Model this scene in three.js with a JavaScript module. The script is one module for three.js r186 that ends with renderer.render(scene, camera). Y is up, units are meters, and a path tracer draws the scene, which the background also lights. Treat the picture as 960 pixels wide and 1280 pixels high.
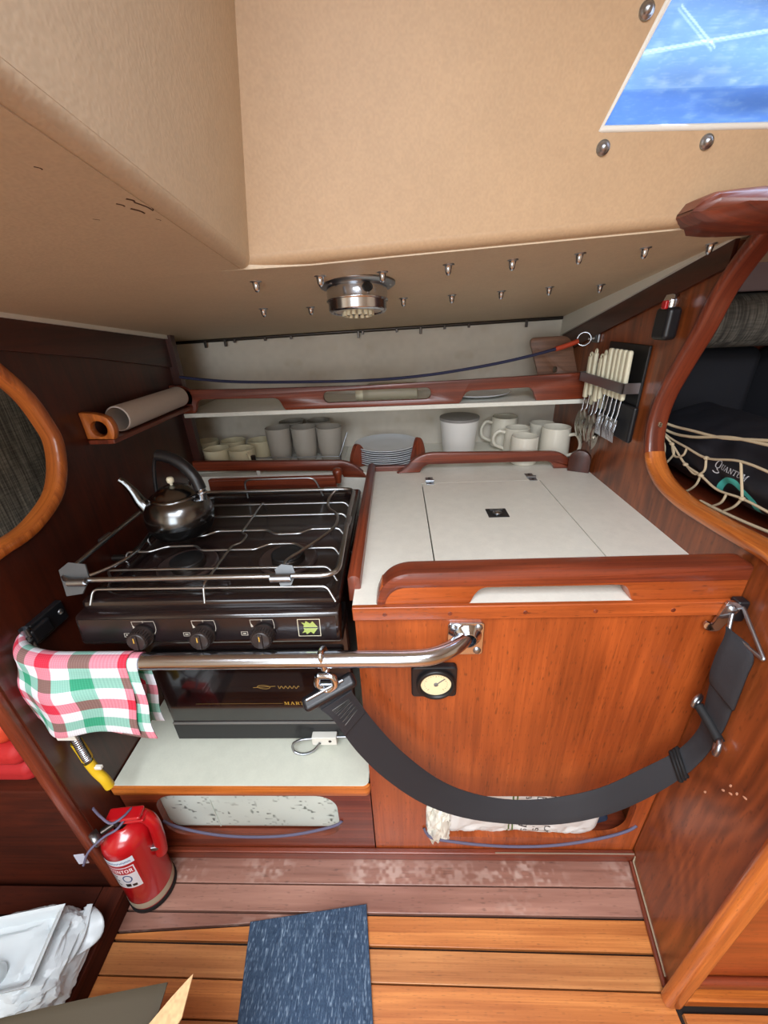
import * as THREE from 'three';
import { RoundedBoxGeometry } from 'three/addons/geometries/RoundedBoxGeometry.js';
import { mergeGeometries, mergeVertices, toCreasedNormals } from 'three/addons/utils/BufferGeometryUtils.js';
import { RectAreaLightUniformsLib } from 'three/addons/lights/RectAreaLightUniformsLib.js';
import { ImprovedNoise } from 'three/addons/math/ImprovedNoise.js';

// ------------------------------------------------------------------ camera, sky, daylight, exposure
RectAreaLightUniformsLib.init();
const scene = new THREE.Scene();
const camera = new THREE.PerspectiveCamera(104.0, 0.75, 0.01, 60);
{
  const right = new THREE.Vector3(0.99879974, -0.0418866, -0.02538894);
  const up = new THREE.Vector3(0.02657214, 0.89881669, -0.43751856);
  const back = new THREE.Vector3(0.04114617, 0.43631878, 0.89885089);
  camera.quaternion.setFromRotationMatrix(new THREE.Matrix4().makeBasis(right, up, back));
  camera.position.set(0.0862, 1.2441, 0.5427);
}
scene.add(camera);
scene.background = new THREE.Color().setRGB(2.0, 2.4, 2.6);      // plain daylight sky
const renderer = new THREE.WebGLRenderer({ antialias: true });
renderer.toneMapping = THREE.LinearToneMapping;
renderer.toneMappingExposure = 1.0;
renderer.shadowMap.enabled = true;

// daylight falling through the open hatch in the cabin roof
const hatchLight = new THREE.RectAreaLight(new THREE.Color().setRGB(0.94, 0.98, 1.06), 17, 1.0, 0.85);
hatchLight.position.set(-0.12, 1.745, 1.00); hatchLight.rotation.x = -Math.PI / 2;
scene.add(hatchLight);
// added light behind the camera, shining from an invented far-wall opening
const addedRearLight = new THREE.RectAreaLight(new THREE.Color().setRGB(0.96, 0.99, 1.04), 4.0, 0.85, 1.0);
addedRearLight.position.set(-0.25, 1.2, 1.94);
scene.add(addedRearLight);
// daylight through the portlight in view
const portLight = new THREE.RectAreaLight(new THREE.Color().setRGB(0.7, 0.85, 1.15), 5.5, 0.8, 0.14);
portLight.position.set(0.83, 1.515, -0.12); portLight.lookAt(0.80, 1.40, 1.0);
scene.add(portLight);

// ------------------------------------------------------------------ helpers
let seed = 20240611;
const rnd = () => { seed = (seed * 1664525 + 1013904223) >>> 0; return seed / 4294967296; };
const V = (x, y, z) => new THREE.Vector3(x, y, z);
const PI = Math.PI;
const perlin = new ImprovedNoise();
const n3 = (x, y, z) => perlin.noise(x, y, z);
const fbm = (x, y, o = 4, z = 0.37) => { let s = 0, a = 0.5; for (let i = 0; i < o; i++) { s += a * n3(x, y, z + i * 7.3); x *= 2; y *= 2; a *= 0.5; } return s; };
const clamp = (x, a = 0, b = 1) => Math.min(b, Math.max(a, x));
const mix = (a, b, t) => a + (b - a) * t;
const used = new Map();
function numbered(name) { const n = used.get(name) ?? 0; used.set(name, n + 1); return n ? `${name}_${String(n).padStart(3, '0')}` : name; }
function thing(name, label, category, group) {
  const o = new THREE.Group(); o.name = numbered(name); o.userData = { label, category };
  if (group) o.userData.group = group;
  scene.add(o); return o;
}
function struct(name) { const o = new THREE.Group(); o.name = name; o.userData = { kind: 'structure' }; scene.add(o); return o; }
// uv in metres by box projection; the grain axis becomes v
function boxUV(g, grain = 'y') {
  g = g.index ? g.toNonIndexed() : g;
  const p = g.attributes.position, uv = new Float32Array(p.count * 2), a = V(), b = V(), c = V(), n = V();
  const ox = rnd() * 3, oy = rnd() * 3;
  for (let i = 0; i < p.count; i += 3) {
    a.fromBufferAttribute(p, i); b.fromBufferAttribute(p, i + 1); c.fromBufferAttribute(p, i + 2);
    n.copy(b).sub(a).cross(c.clone().sub(a));
    const ax = Math.abs(n.x), ay = Math.abs(n.y), az = Math.abs(n.z);
    const drop = ax >= ay && ax >= az ? 'x' : ay >= az ? 'y' : 'z';
    const rest = ['x', 'y', 'z'].filter((k) => k !== drop);
    const vk = rest.includes(grain) ? grain : rest[1], uk = rest.find((k) => k !== vk);
    [a, b, c].forEach((q, k) => { uv[(i + k) * 2] = q[uk] + ox; uv[(i + k) * 2 + 1] = q[vk] + oy; });
  }
  g.setAttribute('uv', new THREE.BufferAttribute(uv, 2));
  return g;
}
function mesh(name, geo, mat, parent, o = {}) {
  if (Array.isArray(geo)) geo = mergeGeometries(geo.map((g) => { const h = g.index ? g.toNonIndexed() : g.clone(); for (const k of Object.keys(h.attributes)) if (!['position', 'normal', 'uv'].includes(k)) h.deleteAttribute(k); return h; }));
  if (!o.keepUV && mat.map) geo = boxUV(geo, o.grain ?? 'y');
  const m = new THREE.Mesh(geo, mat); m.name = name; m.castShadow = m.receiveShadow = true;
  if (o.label) m.userData.label = o.label;
  if (o.pos) m.position.set(...o.pos);
  if (o.rot) m.rotation.set(...o.rot);
  (parent ?? scene).add(m); return m;
}
function solo(name, geo, mat, label, category, group, o = {}) {       // a thing that is one mesh
  const m = mesh(numbered(name), geo, mat, null, o); m.userData = { label, category }; if (group) m.userData.group = group; return m;
}
const bx = (x0, x1, y0, y1, z0, z1, r = 0) => {
  const w = x1 - x0, h = y1 - y0, d = z1 - z0;
  const g = r ? new RoundedBoxGeometry(w, h, d, 2, Math.min(r, w / 2.01, h / 2.01, d / 2.01)) : new THREE.BoxGeometry(w, h, d);
  return g.translate((x0 + x1) / 2, (y0 + y1) / 2, (z0 + z1) / 2);
};
const curve = (pts, closed = false, type = 'centripetal') => new THREE.CatmullRomCurve3(pts.map((p) => (p.isVector3 ? p : V(...p))), closed, type, 0.5);
const tube = (pts, r, seg = 40, rad = 10, closed = false) => new THREE.TubeGeometry(curve(pts, closed), seg, r, rad, closed);
function poly(pts, r, rad = 8, fillet = 0.012) {                       // bar bent at sharp corners with small bend radii
  const P = pts.map((p) => V(...p)), out = [P[0]];
  for (let i = 1; i < P.length - 1; i++) {
    const a = P[i - 1].clone().sub(P[i]), b = P[i + 1].clone().sub(P[i]);
    const f = Math.min(fillet, a.length() * 0.45, b.length() * 0.45);
    const s = P[i].clone().addScaledVector(a.normalize(), f), e = P[i].clone().addScaledVector(b.normalize(), f);
    for (let k = 0; k <= 5; k++) { const t = k / 5; out.push(s.clone().multiplyScalar((1 - t) ** 2).addScaledVector(P[i], 2 * t * (1 - t)).addScaledVector(e, t * t)); }
  }
  out.push(P[P.length - 1]);
  const path = new THREE.CurvePath();
  for (let i = 0; i < out.length - 1; i++) if (out[i].distanceTo(out[i + 1]) > 1e-6) path.add(new THREE.LineCurve3(out[i], out[i + 1]));
  return sweepCircle(out, r, rad);
}
function sweepCircle(P, r, rad) {                                      // tube through given points, with end caps
  P = P.filter((p, i) => !i || p.distanceTo(P[i - 1]) > 1e-6);
  const pos = [], idx = [], nrm = []; let N = null;
  for (let i = 0; i < P.length; i++) {
    const T = (i === 0 ? P[1].clone().sub(P[0]) : i === P.length - 1 ? P[i].clone().sub(P[i - 1]) : P[i + 1].clone().sub(P[i]).normalize().add(P[i].clone().sub(P[i - 1]).normalize())).normalize();
    if (!N) N = Math.abs(T.y) < 0.9 ? V(0, 1, 0) : V(1, 0, 0);
    N = N.clone().addScaledVector(T, -N.dot(T)).normalize(); const B = T.clone().cross(N);
    for (let k = 0; k < rad; k++) { const a = k / rad * 2 * PI, d = N.clone().multiplyScalar(Math.cos(a)).addScaledVector(B, Math.sin(a)); nrm.push(d.x, d.y, d.z); pos.push(P[i].x + d.x * r, P[i].y + d.y * r, P[i].z + d.z * r); }
  }
  for (let i = 0; i < P.length - 1; i++) for (let k = 0; k < rad; k++) { const a = i * rad + k, b = i * rad + (k + 1) % rad; idx.push(a, b, a + rad, b, b + rad, a + rad); }
  for (const e of [0, P.length - 1]) { const c = pos.length / 3; pos.push(P[e].x, P[e].y, P[e].z); nrm.push(0, 1, 0); for (let k = 0; k < rad; k++) { const a = e * rad + k, b = e * rad + (k + 1) % rad; e ? idx.push(a, b, c) : idx.push(b, a, c); } }
  const g = new THREE.BufferGeometry(); g.setAttribute('position', new THREE.Float32BufferAttribute(pos, 3)); g.setAttribute('normal', new THREE.Float32BufferAttribute(nrm, 3));
  g.setAttribute('uv', new THREE.Float32BufferAttribute(new Float32Array(pos.length / 3 * 2), 2)); g.setIndex(idx); return g;
}
const lathe = (prof, seg = 40) => new THREE.LatheGeometry(prof.map(([r, y]) => new THREE.Vector2(Math.max(r, 1e-5), y)), seg);
function shapeOf(pts) { const s = new THREE.Shape(); pts.forEach(([x, y], i) => (i ? s.lineTo(x, y) : s.moveTo(x, y))); s.closePath(); return s; }
function rrectPath(P, x0, x1, y0, y1, r) {
  P.moveTo(x0 + r, y0); P.lineTo(x1 - r, y0); P.absarc(x1 - r, y0 + r, r, -PI / 2, 0, false); P.lineTo(x1, y1 - r); P.absarc(x1 - r, y1 - r, r, 0, PI / 2, false);
  P.lineTo(x0 + r, y1); P.absarc(x0 + r, y1 - r, r, PI / 2, PI, false); P.lineTo(x0, y0 + r); P.absarc(x0 + r, y0 + r, r, PI, PI * 1.5, false); return P;
}
const rrect = (x0, x1, y0, y1, r) => rrectPath(new THREE.Shape(), x0, x1, y0, y1, r);
function ext(shape, z0, z1, bevel = 0, curveSegments = 8) {             // extruded along z from z0 to z1, bevel inside that span
  const g = new THREE.ExtrudeGeometry(shape, { depth: z1 - z0 - 2 * bevel, bevelEnabled: bevel > 0, bevelThickness: bevel, bevelSize: bevel, bevelOffset: -bevel, bevelSegments: 2, curveSegments, steps: 1 });
  return g.translate(0, 0, z0 + bevel);
}
// shape drawn in (z, y), extruded along x from x0 to x1
const extX = (shape, x0, x1, bevel = 0, cs = 8) => { const g = ext(shape, -x1, -x0, bevel, cs); return g.rotateY(-PI / 2).scale(1, 1, 1); };
const crease = (g, a = 0.6) => toCreasedNormals(g.index ? g.toNonIndexed() : g, a);
function sheet(nu, nv, f) {                                            // grid surface from f(u, v) -> Vector3
  const pos = [], uv = [], idx = [];
  for (let j = 0; j <= nv; j++) for (let i = 0; i <= nu; i++) { const p = f(i / nu, j / nv); pos.push(p.x, p.y, p.z); uv.push(i / nu, j / nv); }
  for (let j = 0; j < nv; j++) for (let i = 0; i < nu; i++) { const a = j * (nu + 1) + i; idx.push(a, a + 1, a + nu + 1, a + 1, a + nu + 2, a + nu + 1); }
  const g = new THREE.BufferGeometry(); g.setAttribute('position', new THREE.Float32BufferAttribute(pos, 3)); g.setAttribute('uv', new THREE.Float32BufferAttribute(uv, 2)); g.setIndex(idx); g.computeVertexNormals(); return g;
}
function thickSheet(nu, nv, f, th) {                                   // the same with a second face and closed rims
  const g = sheet(nu, nv, f), p = g.attributes.position, n = g.attributes.normal, cnt = p.count;
  const pos = [], uv = [], idx = [];
  for (const s of [0.5, -0.5]) for (let i = 0; i < cnt; i++) { pos.push(p.getX(i) + n.getX(i) * th * s, p.getY(i) + n.getY(i) * th * s, p.getZ(i) + n.getZ(i) * th * s); uv.push(g.attributes.uv.getX(i), g.attributes.uv.getY(i)); }
  const I = g.index.array; for (let i = 0; i < I.length; i += 3) { idx.push(I[i], I[i + 1], I[i + 2]); idx.push(I[i + 2] + cnt, I[i + 1] + cnt, I[i] + cnt); }
  const W = nu + 1, rim = []; for (let i = 0; i <= nu; i++) rim.push(i); for (let j = 1; j <= nv; j++) rim.push(j * W + nu); for (let i = nu - 1; i >= 0; i--) rim.push(nv * W + i); for (let j = nv - 1; j > 0; j--) rim.push(j * W);
  rim.forEach((a, k) => { const b = rim[(k + 1) % rim.length]; idx.push(b, a, a + cnt, b, a + cnt, b + cnt); });
  const r = new THREE.BufferGeometry(); r.setAttribute('position', new THREE.Float32BufferAttribute(pos, 3)); r.setAttribute('uv', new THREE.Float32BufferAttribute(uv, 2)); r.setIndex(idx); r.computeVertexNormals(); return r;
}

// ------------------------------------------------------------------ textures and materials
function dataTex(w, h, f, rep, srgb = true) {
  const d = new Uint8Array(w * h * 4);
  for (let j = 0; j < h; j++) for (let i = 0; i < w; i++) { const c = f(i / w, j / h), k = (j * w + i) * 4; d[k] = clamp(c[0], 0, 255); d[k + 1] = clamp(c[1], 0, 255); d[k + 2] = clamp(c[2], 0, 255); d[k + 3] = 255; }
  const t = new THREE.DataTexture(d, w, h); t.wrapS = t.wrapT = THREE.RepeatWrapping; t.magFilter = THREE.LinearFilter; t.minFilter = THREE.LinearMipmapLinearFilter; t.generateMipmaps = true;
  if (srgb) t.colorSpace = THREE.SRGBColorSpace; if (rep) t.repeat.set(rep[0], rep[1]); t.needsUpdate = true; return t;
}
// periodic noise on a torus-free lattice: value noise with wrap
function wrapNoise(pu, pv, s) {
  const W = pu, H = pv, a = new Float32Array(W * H); let q = s >>> 0; for (let i = 0; i < a.length; i++) { q = (q * 1664525 + 1013904223) >>> 0; a[i] = q / 4294967296; }
  return (u, v) => { const x = u * W, y = v * H, x0 = Math.floor(x), y0 = Math.floor(y); let fx = x - x0, fy = y - y0; fx = fx * fx * (3 - 2 * fx); fy = fy * fy * (3 - 2 * fy);
    const g = (i, j) => a[(((j % H) + H) % H) * W + (((i % W) + W) % W)]; return mix(mix(g(x0, y0), g(x0 + 1, y0), fx), mix(g(x0, y0 + 1), g(x0 + 1, y0 + 1), fx), fy); };
}
function woodTex(dark, light, { ra = 0.34, rings = 9, wob = 0.5, pores = 0.5, fine = 0.5, s = 1, size = [512, 512], tile = [0.5, 1.0], blot = 0.25 } = {}) {
  const a = wrapNoise(4, 3, s), b = wrapNoise(90, 5, s + 1), c = wrapNoise(230, 24, s + 2), d = wrapNoise(8, 6, s + 3), e = wrapNoise(30, 3, s + 4), k = wrapNoise(240, 60, s + 5);
  return dataTex(size[0], size[1], (u, v) => {
    const w = u + wob * 0.16 * (a(u, v) - 0.5) + 0.02 * (d(u, v) - 0.5);
    const ring = 0.5 + 0.5 * Math.sin(2 * PI * (rings * w) + 3 * e(u, v));
    let t = (0.34 - ra) * 0.5 + ra * ring + 0.30 * b(u, v) * (0.6 + fine) + 0.18 * e(u, v) + blot * (d(u, v) - 0.5) + 0.14 * c(u, v);
    t = clamp(t * 1.15);
    let m = 1; if (k(u, v) > 0.80) m -= pores * (k(u, v) - 0.80) * 2.2;
    return [0, 1, 2].map((i) => mix(dark[i], light[i], t) * m);
  }, [1 / tile[0], 1 / tile[1]]);
}
function scuffed(t0, s) {
  const d0 = t0.image.data, a = wrapNoise(5, 7, s), b = wrapNoise(70, 110, s + 1), c = wrapNoise(24, 30, s + 2);
  const t = dataTex(512, 512, (u, v) => { const k = (Math.floor(v * 512) * 512 + Math.floor(u * 512)) * 4, m = clamp((a(u, v) - 0.55) * 3) * clamp((b(u, v) * 0.6 + c(u, v) * 0.5 - 0.45) * 3); return [mix(d0[k], 205, m * 0.6), mix(d0[k + 1], 184, m * 0.6), mix(d0[k + 2], 172, m * 0.6)]; }); t.repeat.set(1 / 0.5, 1 / 0.9); return t;
}
const varnish = (map, o = {}) => new THREE.MeshPhysicalMaterial({ map, roughness: 0.42, clearcoat: 0.55, clearcoatRoughness: 0.22, ...o });
const T = {
  ply: woodTex([118, 50, 16], [198, 98, 42], { ra: 0.08, rings: 4, wob: 1.4, s: 11, tile: [0.34, 0.8], blot: 0.5, fine: 0.1, pores: 0.7 }),
  swirl: woodTex([88, 40, 16], [162, 84, 40], { ra: 0.22, rings: 12, wob: 3.2, s: 23, tile: [0.6, 0.7], blot: 0.45 }),
  darkShadePly: woodTex([42, 14, 6], [84, 32, 14], { ra: 0.16, rings: 8, wob: 2.4, s: 29, tile: [0.6, 0.8], blot: 0.4 }),  // bulkhead wood darkened in colour to carry the shade on the left side
  mahog: woodTex([80, 30, 16], [140, 62, 34], { rings: 4, wob: 0.7, s: 37, tile: [0.16, 0.6], blot: 0.25 }),
  rim: woodTex([150, 74, 24], [214, 124, 52], { rings: 5, wob: 0.6, s: 41, tile: [0.14, 0.6] }),
  teakA: woodTex([152, 90, 44], [204, 140, 82], { rings: 3, wob: 0.8, s: 53, tile: [0.14, 0.8], blot: 0.3 }),
  teakB: woodTex([160, 88, 38], [214, 138, 72], { rings: 4, wob: 0.9, s: 59, tile: [0.16, 0.7], blot: 0.3 }),
  worn0: woodTex([126, 84, 70], [178, 132, 114], { rings: 3, wob: 0.6, s: 61, tile: [0.15, 0.8], blot: 0.5 }),
};
T.worn = scuffed(T.worn0, 63);
const M = {
  ply: varnish(T.ply), swirl: varnish(T.swirl, { roughness: 0.36 }), mahog: varnish(T.mahog), darkShadePly: varnish(T.darkShadePly, { roughness: 0.4, clearcoat: 0.35 }), rim: varnish(T.rim, { clearcoat: 0.8, clearcoatRoughness: 0.14 }),
  teakA: varnish(T.teakA, { roughness: 0.5, clearcoat: 0.35, clearcoatRoughness: 0.3 }), teakB: varnish(T.teakB, { roughness: 0.5, clearcoat: 0.35, clearcoatRoughness: 0.3 }),
  worn: varnish(T.worn, { roughness: 0.45, clearcoat: 0.5, clearcoatRoughness: 0.28 }),
};
const std = (hex, roughness = 0.6, metalness = 0, o = {}) => new THREE.MeshPhysicalMaterial({ color: hex, roughness, metalness, ...o });
{
  const a = wrapNoise(5, 5, 71), b = wrapNoise(40, 40, 72), c = wrapNoise(220, 220, 73), d = wrapNoise(14, 14, 74);
  T.vinyl = dataTex(512, 512, (u, v) => { const t = 1 + 0.03 * (a(u, v) - 0.5) + 0.015 * (b(u, v) - 0.5) + 0.045 * (c(u, v) - 0.5) + 0.015 * (d(u, v) - 0.5); return [198 * t, 179 * t, 151 * t]; }, [1 / 0.5, 1 / 0.5]);
  T.vinylBump = dataTex(512, 512, (u, v) => { const t = 128 + 70 * (c(u, v) - 0.5) + 40 * (b(u, v) - 0.5); return [t, t, t]; }, [1 / 0.5, 1 / 0.5], false);
  T.cream = dataTex(512, 512, (u, v) => { const t = 1 + 0.03 * (a(u, v) - 0.5) + 0.025 * (b(u, v) - 0.5) + 0.02 * (c(u, v) - 0.5); return [233 * t, 231 * t, 219 * t]; }, [1 / 0.6, 1 / 0.6]);
  T.liner = dataTex(512, 512, (u, v) => { const st = clamp((d(u, v) - 0.72) * 2) * b(u, v), t = 1 + 0.05 * (a(u, v) - 0.5) + 0.03 * (b(u, v) - 0.5); return [216 * t - 30 * st, 208 * t - 36 * st, 194 * t - 46 * st]; }, [1 / 0.6, 1 / 0.6]);
  const f1 = wrapNoise(60, 60, 81), f2 = wrapNoise(110, 18, 82);
  T.tank = dataTex(512, 512, (u, v) => { const g = clamp((b(u, v) - 0.62) * 3) * clamp((d(u, v) - 0.45) * 3), t = 1 + 0.10 * (a(u, v) - 0.5); return [204 * t - 120 * g, 214 * t - 120 * g, 204 * t - 118 * g]; }, [1 / 0.3, 1 / 0.3]);
  const w1 = wrapNoise(6, 150, 83), w2 = wrapNoise(150, 20, 84), w3 = wrapNoise(4, 40, 85);
  T.weave = dataTex(512, 512, (u, v) => { const t = 0.30 + 0.45 * w1(u, v) + 0.18 * w2(u, v) + 0.2 * w3(u, v); return [176 * t, 168 * t, 148 * t]; }, [1 / 0.3, 1 / 0.3]);
  const m1 = wrapNoise(170, 40, 86), m2 = wrapNoise(90, 22, 87), m3 = wrapNoise(220, 120, 88);
  T.carpet = dataTex(512, 512, (u, v) => { const fl = clamp((m1(u, v) - 0.66) * 3.2) * 0.8 + clamp((m2(u, v) - 0.70) * 2.5) * 0.6, dk = clamp((0.3 - m2(u, v)) * 2), g = m3(u, v); return [52 + 86 * fl - 22 * dk + 14 * (g - 0.5), 72 + 84 * fl - 24 * dk + 16 * (g - 0.5), 96 + 78 * fl - 26 * dk + 18 * (g - 0.5)]; }, [1 / 0.30, 1 / 0.30]);
  T.carpetBump = dataTex(256, 256, (u, v) => { const t = 255 * (0.5 * m1(u, v) + 0.5 * m3(u, v)); return [t, t, t]; }, [1 / 0.15, 1 / 0.15], false);
  T.web = dataTex(128, 128, (u, v) => { const t = 118 + 90 * Math.sin(u * 2 * PI * 32) * Math.sin(v * 2 * PI * 32); return [t, t, t]; }, [1 / 0.06, 1 / 0.06], false);
  T.card = dataTex(256, 256, (u, v) => { const t = 1 + 0.14 * (f1(u, v) - 0.5) + 0.1 * (a(u, v) - 0.5); return [196 * t, 160 * t, 116 * t]; }, [1 / 0.2, 1 / 0.2]);
}
M.vinyl = new THREE.MeshPhysicalMaterial({ map: T.vinyl, bumpMap: T.vinylBump, bumpScale: 0.0006, roughness: 0.55, sheen: 0.1 });
M.vinylDimTan = new THREE.MeshPhysicalMaterial({ map: T.vinyl, color: 0xefdfd0, bumpMap: T.vinylBump, bumpScale: 0.0005, roughness: 0.55 });  // peach copy of the liner vinyl, darkened in colour to offset strong trunk-side light
M.cream = new THREE.MeshPhysicalMaterial({ map: T.cream, roughness: 0.32, clearcoat: 0.15, clearcoatRoughness: 0.35 });
M.step = new THREE.MeshPhysicalMaterial({ map: T.cream, color: 0xe6eae4, roughness: 0.38 });
M.liner = new THREE.MeshPhysicalMaterial({ map: T.liner, roughness: 0.6 });
M.dullWood = varnish(T.darkShadePly, { roughness: 0.75, clearcoat: 0, specularIntensity: 0.35 });
M.white = std(0xdedcd2, 0.5); M.ceramic = std(0xe4dfcf, 0.25, 0, { clearcoat: 0.6, clearcoatRoughness: 0.1 }); M.cream2 = std(0xd9cfae, 0.3, 0, { clearcoat: 0.4 });
M.plate = std(0xd5dae0, 0.22, 0, { clearcoat: 0.6, clearcoatRoughness: 0.1 });
M.steel = std(0xc6cdd6, 0.18, 1); M.steelDull = std(0xa2a7ac, 0.34, 1); M.kettle = std(0x77797a, 0.22, 1); M.soot = std(0x2b2a2a, 0.32, 0.85); M.chrome = std(0xd6dde6, 0.12, 1); M.clamp = std(0x6f7274, 0.5, 0.8);
M.wire = std(0xb6bbbd, 0.28, 1); M.darkSteel = std(0x4a4440, 0.35, 0.9);
M.pan = std(0x221817, 0.25, 0, { clearcoat: 0.5, clearcoatRoughness: 0.15 }); M.burner = std(0x3c302d, 0.3, 0.2, { clearcoat: 0.4 });
M.enamel = std(0x1d1414, 0.22, 0, { clearcoat: 0.7, clearcoatRoughness: 0.12 }); M.black = std(0x121213, 0.45); M.blackPl = std(0x17171a, 0.38); M.rubber = std(0x0e0e10, 0.75);
M.knob = std(0x2a2220, 0.4);
M.web = new THREE.MeshPhysicalMaterial({ color: 0x232327, roughness: 0.7, bumpMap: T.web, bumpScale: 0.0004, sheen: 0.5, sheenRoughness: 0.5, sheenColor: new THREE.Color(0x555a60) });
M.red = std(0xb01018, 0.3, 0, { clearcoat: 0.7, clearcoatRoughness: 0.12 }); M.yellow = std(0xd9b21c, 0.55); M.cord = std(0x2a2c4c, 0.7); M.purple = std(0x5f5b72, 0.75); M.orange = std(0xc4482a, 0.5); M.twine = std(0xb8a688, 0.9);
M.navy = std(0x14151c, 0.65, 0, { sheen: 0.3 }); M.navyCloth = std(0x191a21, 0.8); M.gold = std(0xb8913c, 0.5); M.grey = std(0x6e6c68, 0.6); M.ivory = std(0xe2dcc0, 0.4);
M.tank = new THREE.MeshPhysicalMaterial({ map: T.tank, roughness: 0.55 });
M.weave = new THREE.MeshPhysicalMaterial({ map: T.weave, roughness: 0.95 });
M.carpet = new THREE.MeshPhysicalMaterial({ map: T.carpet, bumpMap: T.carpetBump, bumpScale: 0.0012, roughness: 0.97 });
M.card = new THREE.MeshPhysicalMaterial({ map: T.card, roughness: 0.9 });

// ------------------------------------------------------------------ deck underside, cabin trunk, roof
const deckY = (x, z) => { const t = (x + 0.6) / 1.245; return mix(1.3005 + 0.105 * z, 1.375 + 0.16 * z, t); };
const creaseZ = (x) => -0.113 - 0.066 * (x + 0.124);       // inner edge of the side deck
const XL = -0.116;                                                     // foot of the trunk's cross wall
const ceiling = struct('ceiling');
const rollR = 0.016;
{
  // side deck: from the back wall to the trunk, as one thick slab, plus the low bridge to the left of the trunk
  const slab = (nu, nv, x0, x1, z0f, z1f, th) => crease(thickSheet(nu, nv, (u, v) => { const x = mix(x0, x1, u), z = mix(z0f(x), z1f(x), v); return V(x, deckY(x, z) + th / 2, z); }, th), 0.5);
  mesh('deck_underside', slab(24, 14, -1.5, 1.7, () => -0.97, (x) => (x < XL - rollR ? creaseZ(x) : creaseZ(x) - rollR), 0.03), M.vinyl, ceiling, { grain: 'x' });
  mesh('deck_underside', slab(14, 14, -1.5, XL - rollR, creaseZ, () => 0.5, 0.03), M.vinyl, ceiling, { grain: 'x' });
  mesh('coaming', bx(-1.5, -0.09, 1.36, 1.79, 0.5, 0.53), M.vinyl, ceiling, { grain: 'x' });
  // trunk side wall with the opening of the portlight
  const lean = 0.15, wallZ = (x, y) => creaseZ(x) + lean * (y - deckY(x, creaseZ(x)) - rollR);
  const W0 = [[0.354, 1.449], [1.25, 1.44], [1.25, 1.60], [0.424, 1.60]];   // opening: lower edge level, near end raked
  const s = shapeOf([[-0.16, deckY(-0.16, -0.11) + rollR], [0.70, deckY(0.70, -0.165) + rollR], [1.7, deckY(1.7, -0.22) + rollR], [1.7, 1.78], [-0.16, 1.78]]); const h = new THREE.Path(); W0.forEach(([x, y], i) => (i ? h.lineTo(x, y) : h.moveTo(x, y))); h.closePath(); s.holes.push(h);
  let g = ext(s, -0.028, 0);
  const bend = (gg) => { const p = gg.attributes.position; for (let i = 0; i < p.count; i++) p.setZ(i, p.getZ(i) + wallZ(p.getX(i), p.getY(i))); gg.computeVertexNormals(); return gg; };
  // the wall is split in x so that it can follow the slightly angled deck edge
  mesh('trunk_side', bend(g), M.vinylDimTan, ceiling, { grain: 'x' });
  // cross wall at the left end of the trunk, leaning to the right as it rises
  mesh('trunk_end', crease(thickSheet(4, 10, (u, v) => { const z = mix(-0.16, 0.52, v), y = mix(deckY(XL, z) + rollR, 1.78, u); return V(XL + (y - deckY(XL, z) - rollR) * 0.17 - 0.015, y, z); }, 0.03), 0.5), M.vinyl, ceiling, { grain: 'z' });
  // rolled edges where the liner turns the corners
  const roll = []; for (let i = 0; i <= 16; i++) { const x = mix(XL - rollR, 1.6, i / 16); roll.push([x, deckY(x, creaseZ(x)) + rollR, creaseZ(x) - rollR]); }
  mesh('rolled_edge', tube(roll, rollR, 60, 20), M.vinylDimTan, ceiling);
  mesh('rolled_edge', tube([-0.129, 0.0, 0.15, 0.3, 0.5].map((z) => [XL - rollR, deckY(XL, z) + rollR, z]), rollR, 40, 20), M.vinyl, ceiling);
  mesh('rolled_edge', new THREE.SphereGeometry(rollR, 20, 16).translate(XL - rollR, deckY(XL, -0.129) + rollR, -0.129), M.vinyl, ceiling);
  // roof with the hatch opening
  const roof = (x0, x1, z0, z1) => bx(x0, x1, 1.75, 1.79, z0, z1);
  mesh('roof', [roof(-0.16, 1.7, -0.25, 0.58), roof(-1.5, -0.16, 0.5, 0.58), roof(-1.5, 1.7, 1.46, 2.0), roof(0.36, 1.7, 0.58, 1.46), roof(-1.5, -0.66, 0.58, 1.46)], M.vinyl, ceiling, { grain: 'x' });
}

// dark scuffs rubbed into the liner near the corner of the trunk
{
  const sm = std(0x4a3426, 0.9), scuff = (x0, z0, x1, z1, w) => { const a = V(x0, deckY(x0, z0) + 0.0004, z0), b = V(x1, deckY(x1, z1) + 0.0004, z1), m = a.clone().lerp(b, 0.5).add(V(w * 1.5, 0, -w)); mesh('scuff', tube([a, m, b], w, 8, 6), sm, ceiling); };
  const P = [[-0.137, 0.120, -0.132, 0.100, 0.0012], [-0.139, 0.128, -0.136, 0.121, 0.0013], [-0.147, 0.110, -0.142, 0.097, 0.0013], [-0.152, 0.122, -0.149, 0.115, 0.0011], [-0.140, 0.082, -0.138, 0.077, 0.0008], [-0.165, 0.19, -0.163, 0.185, 0.0009], [-0.19, 0.10, -0.186, 0.096, 0.0008]]; P.forEach((q) => scuff(...q));
}

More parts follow.
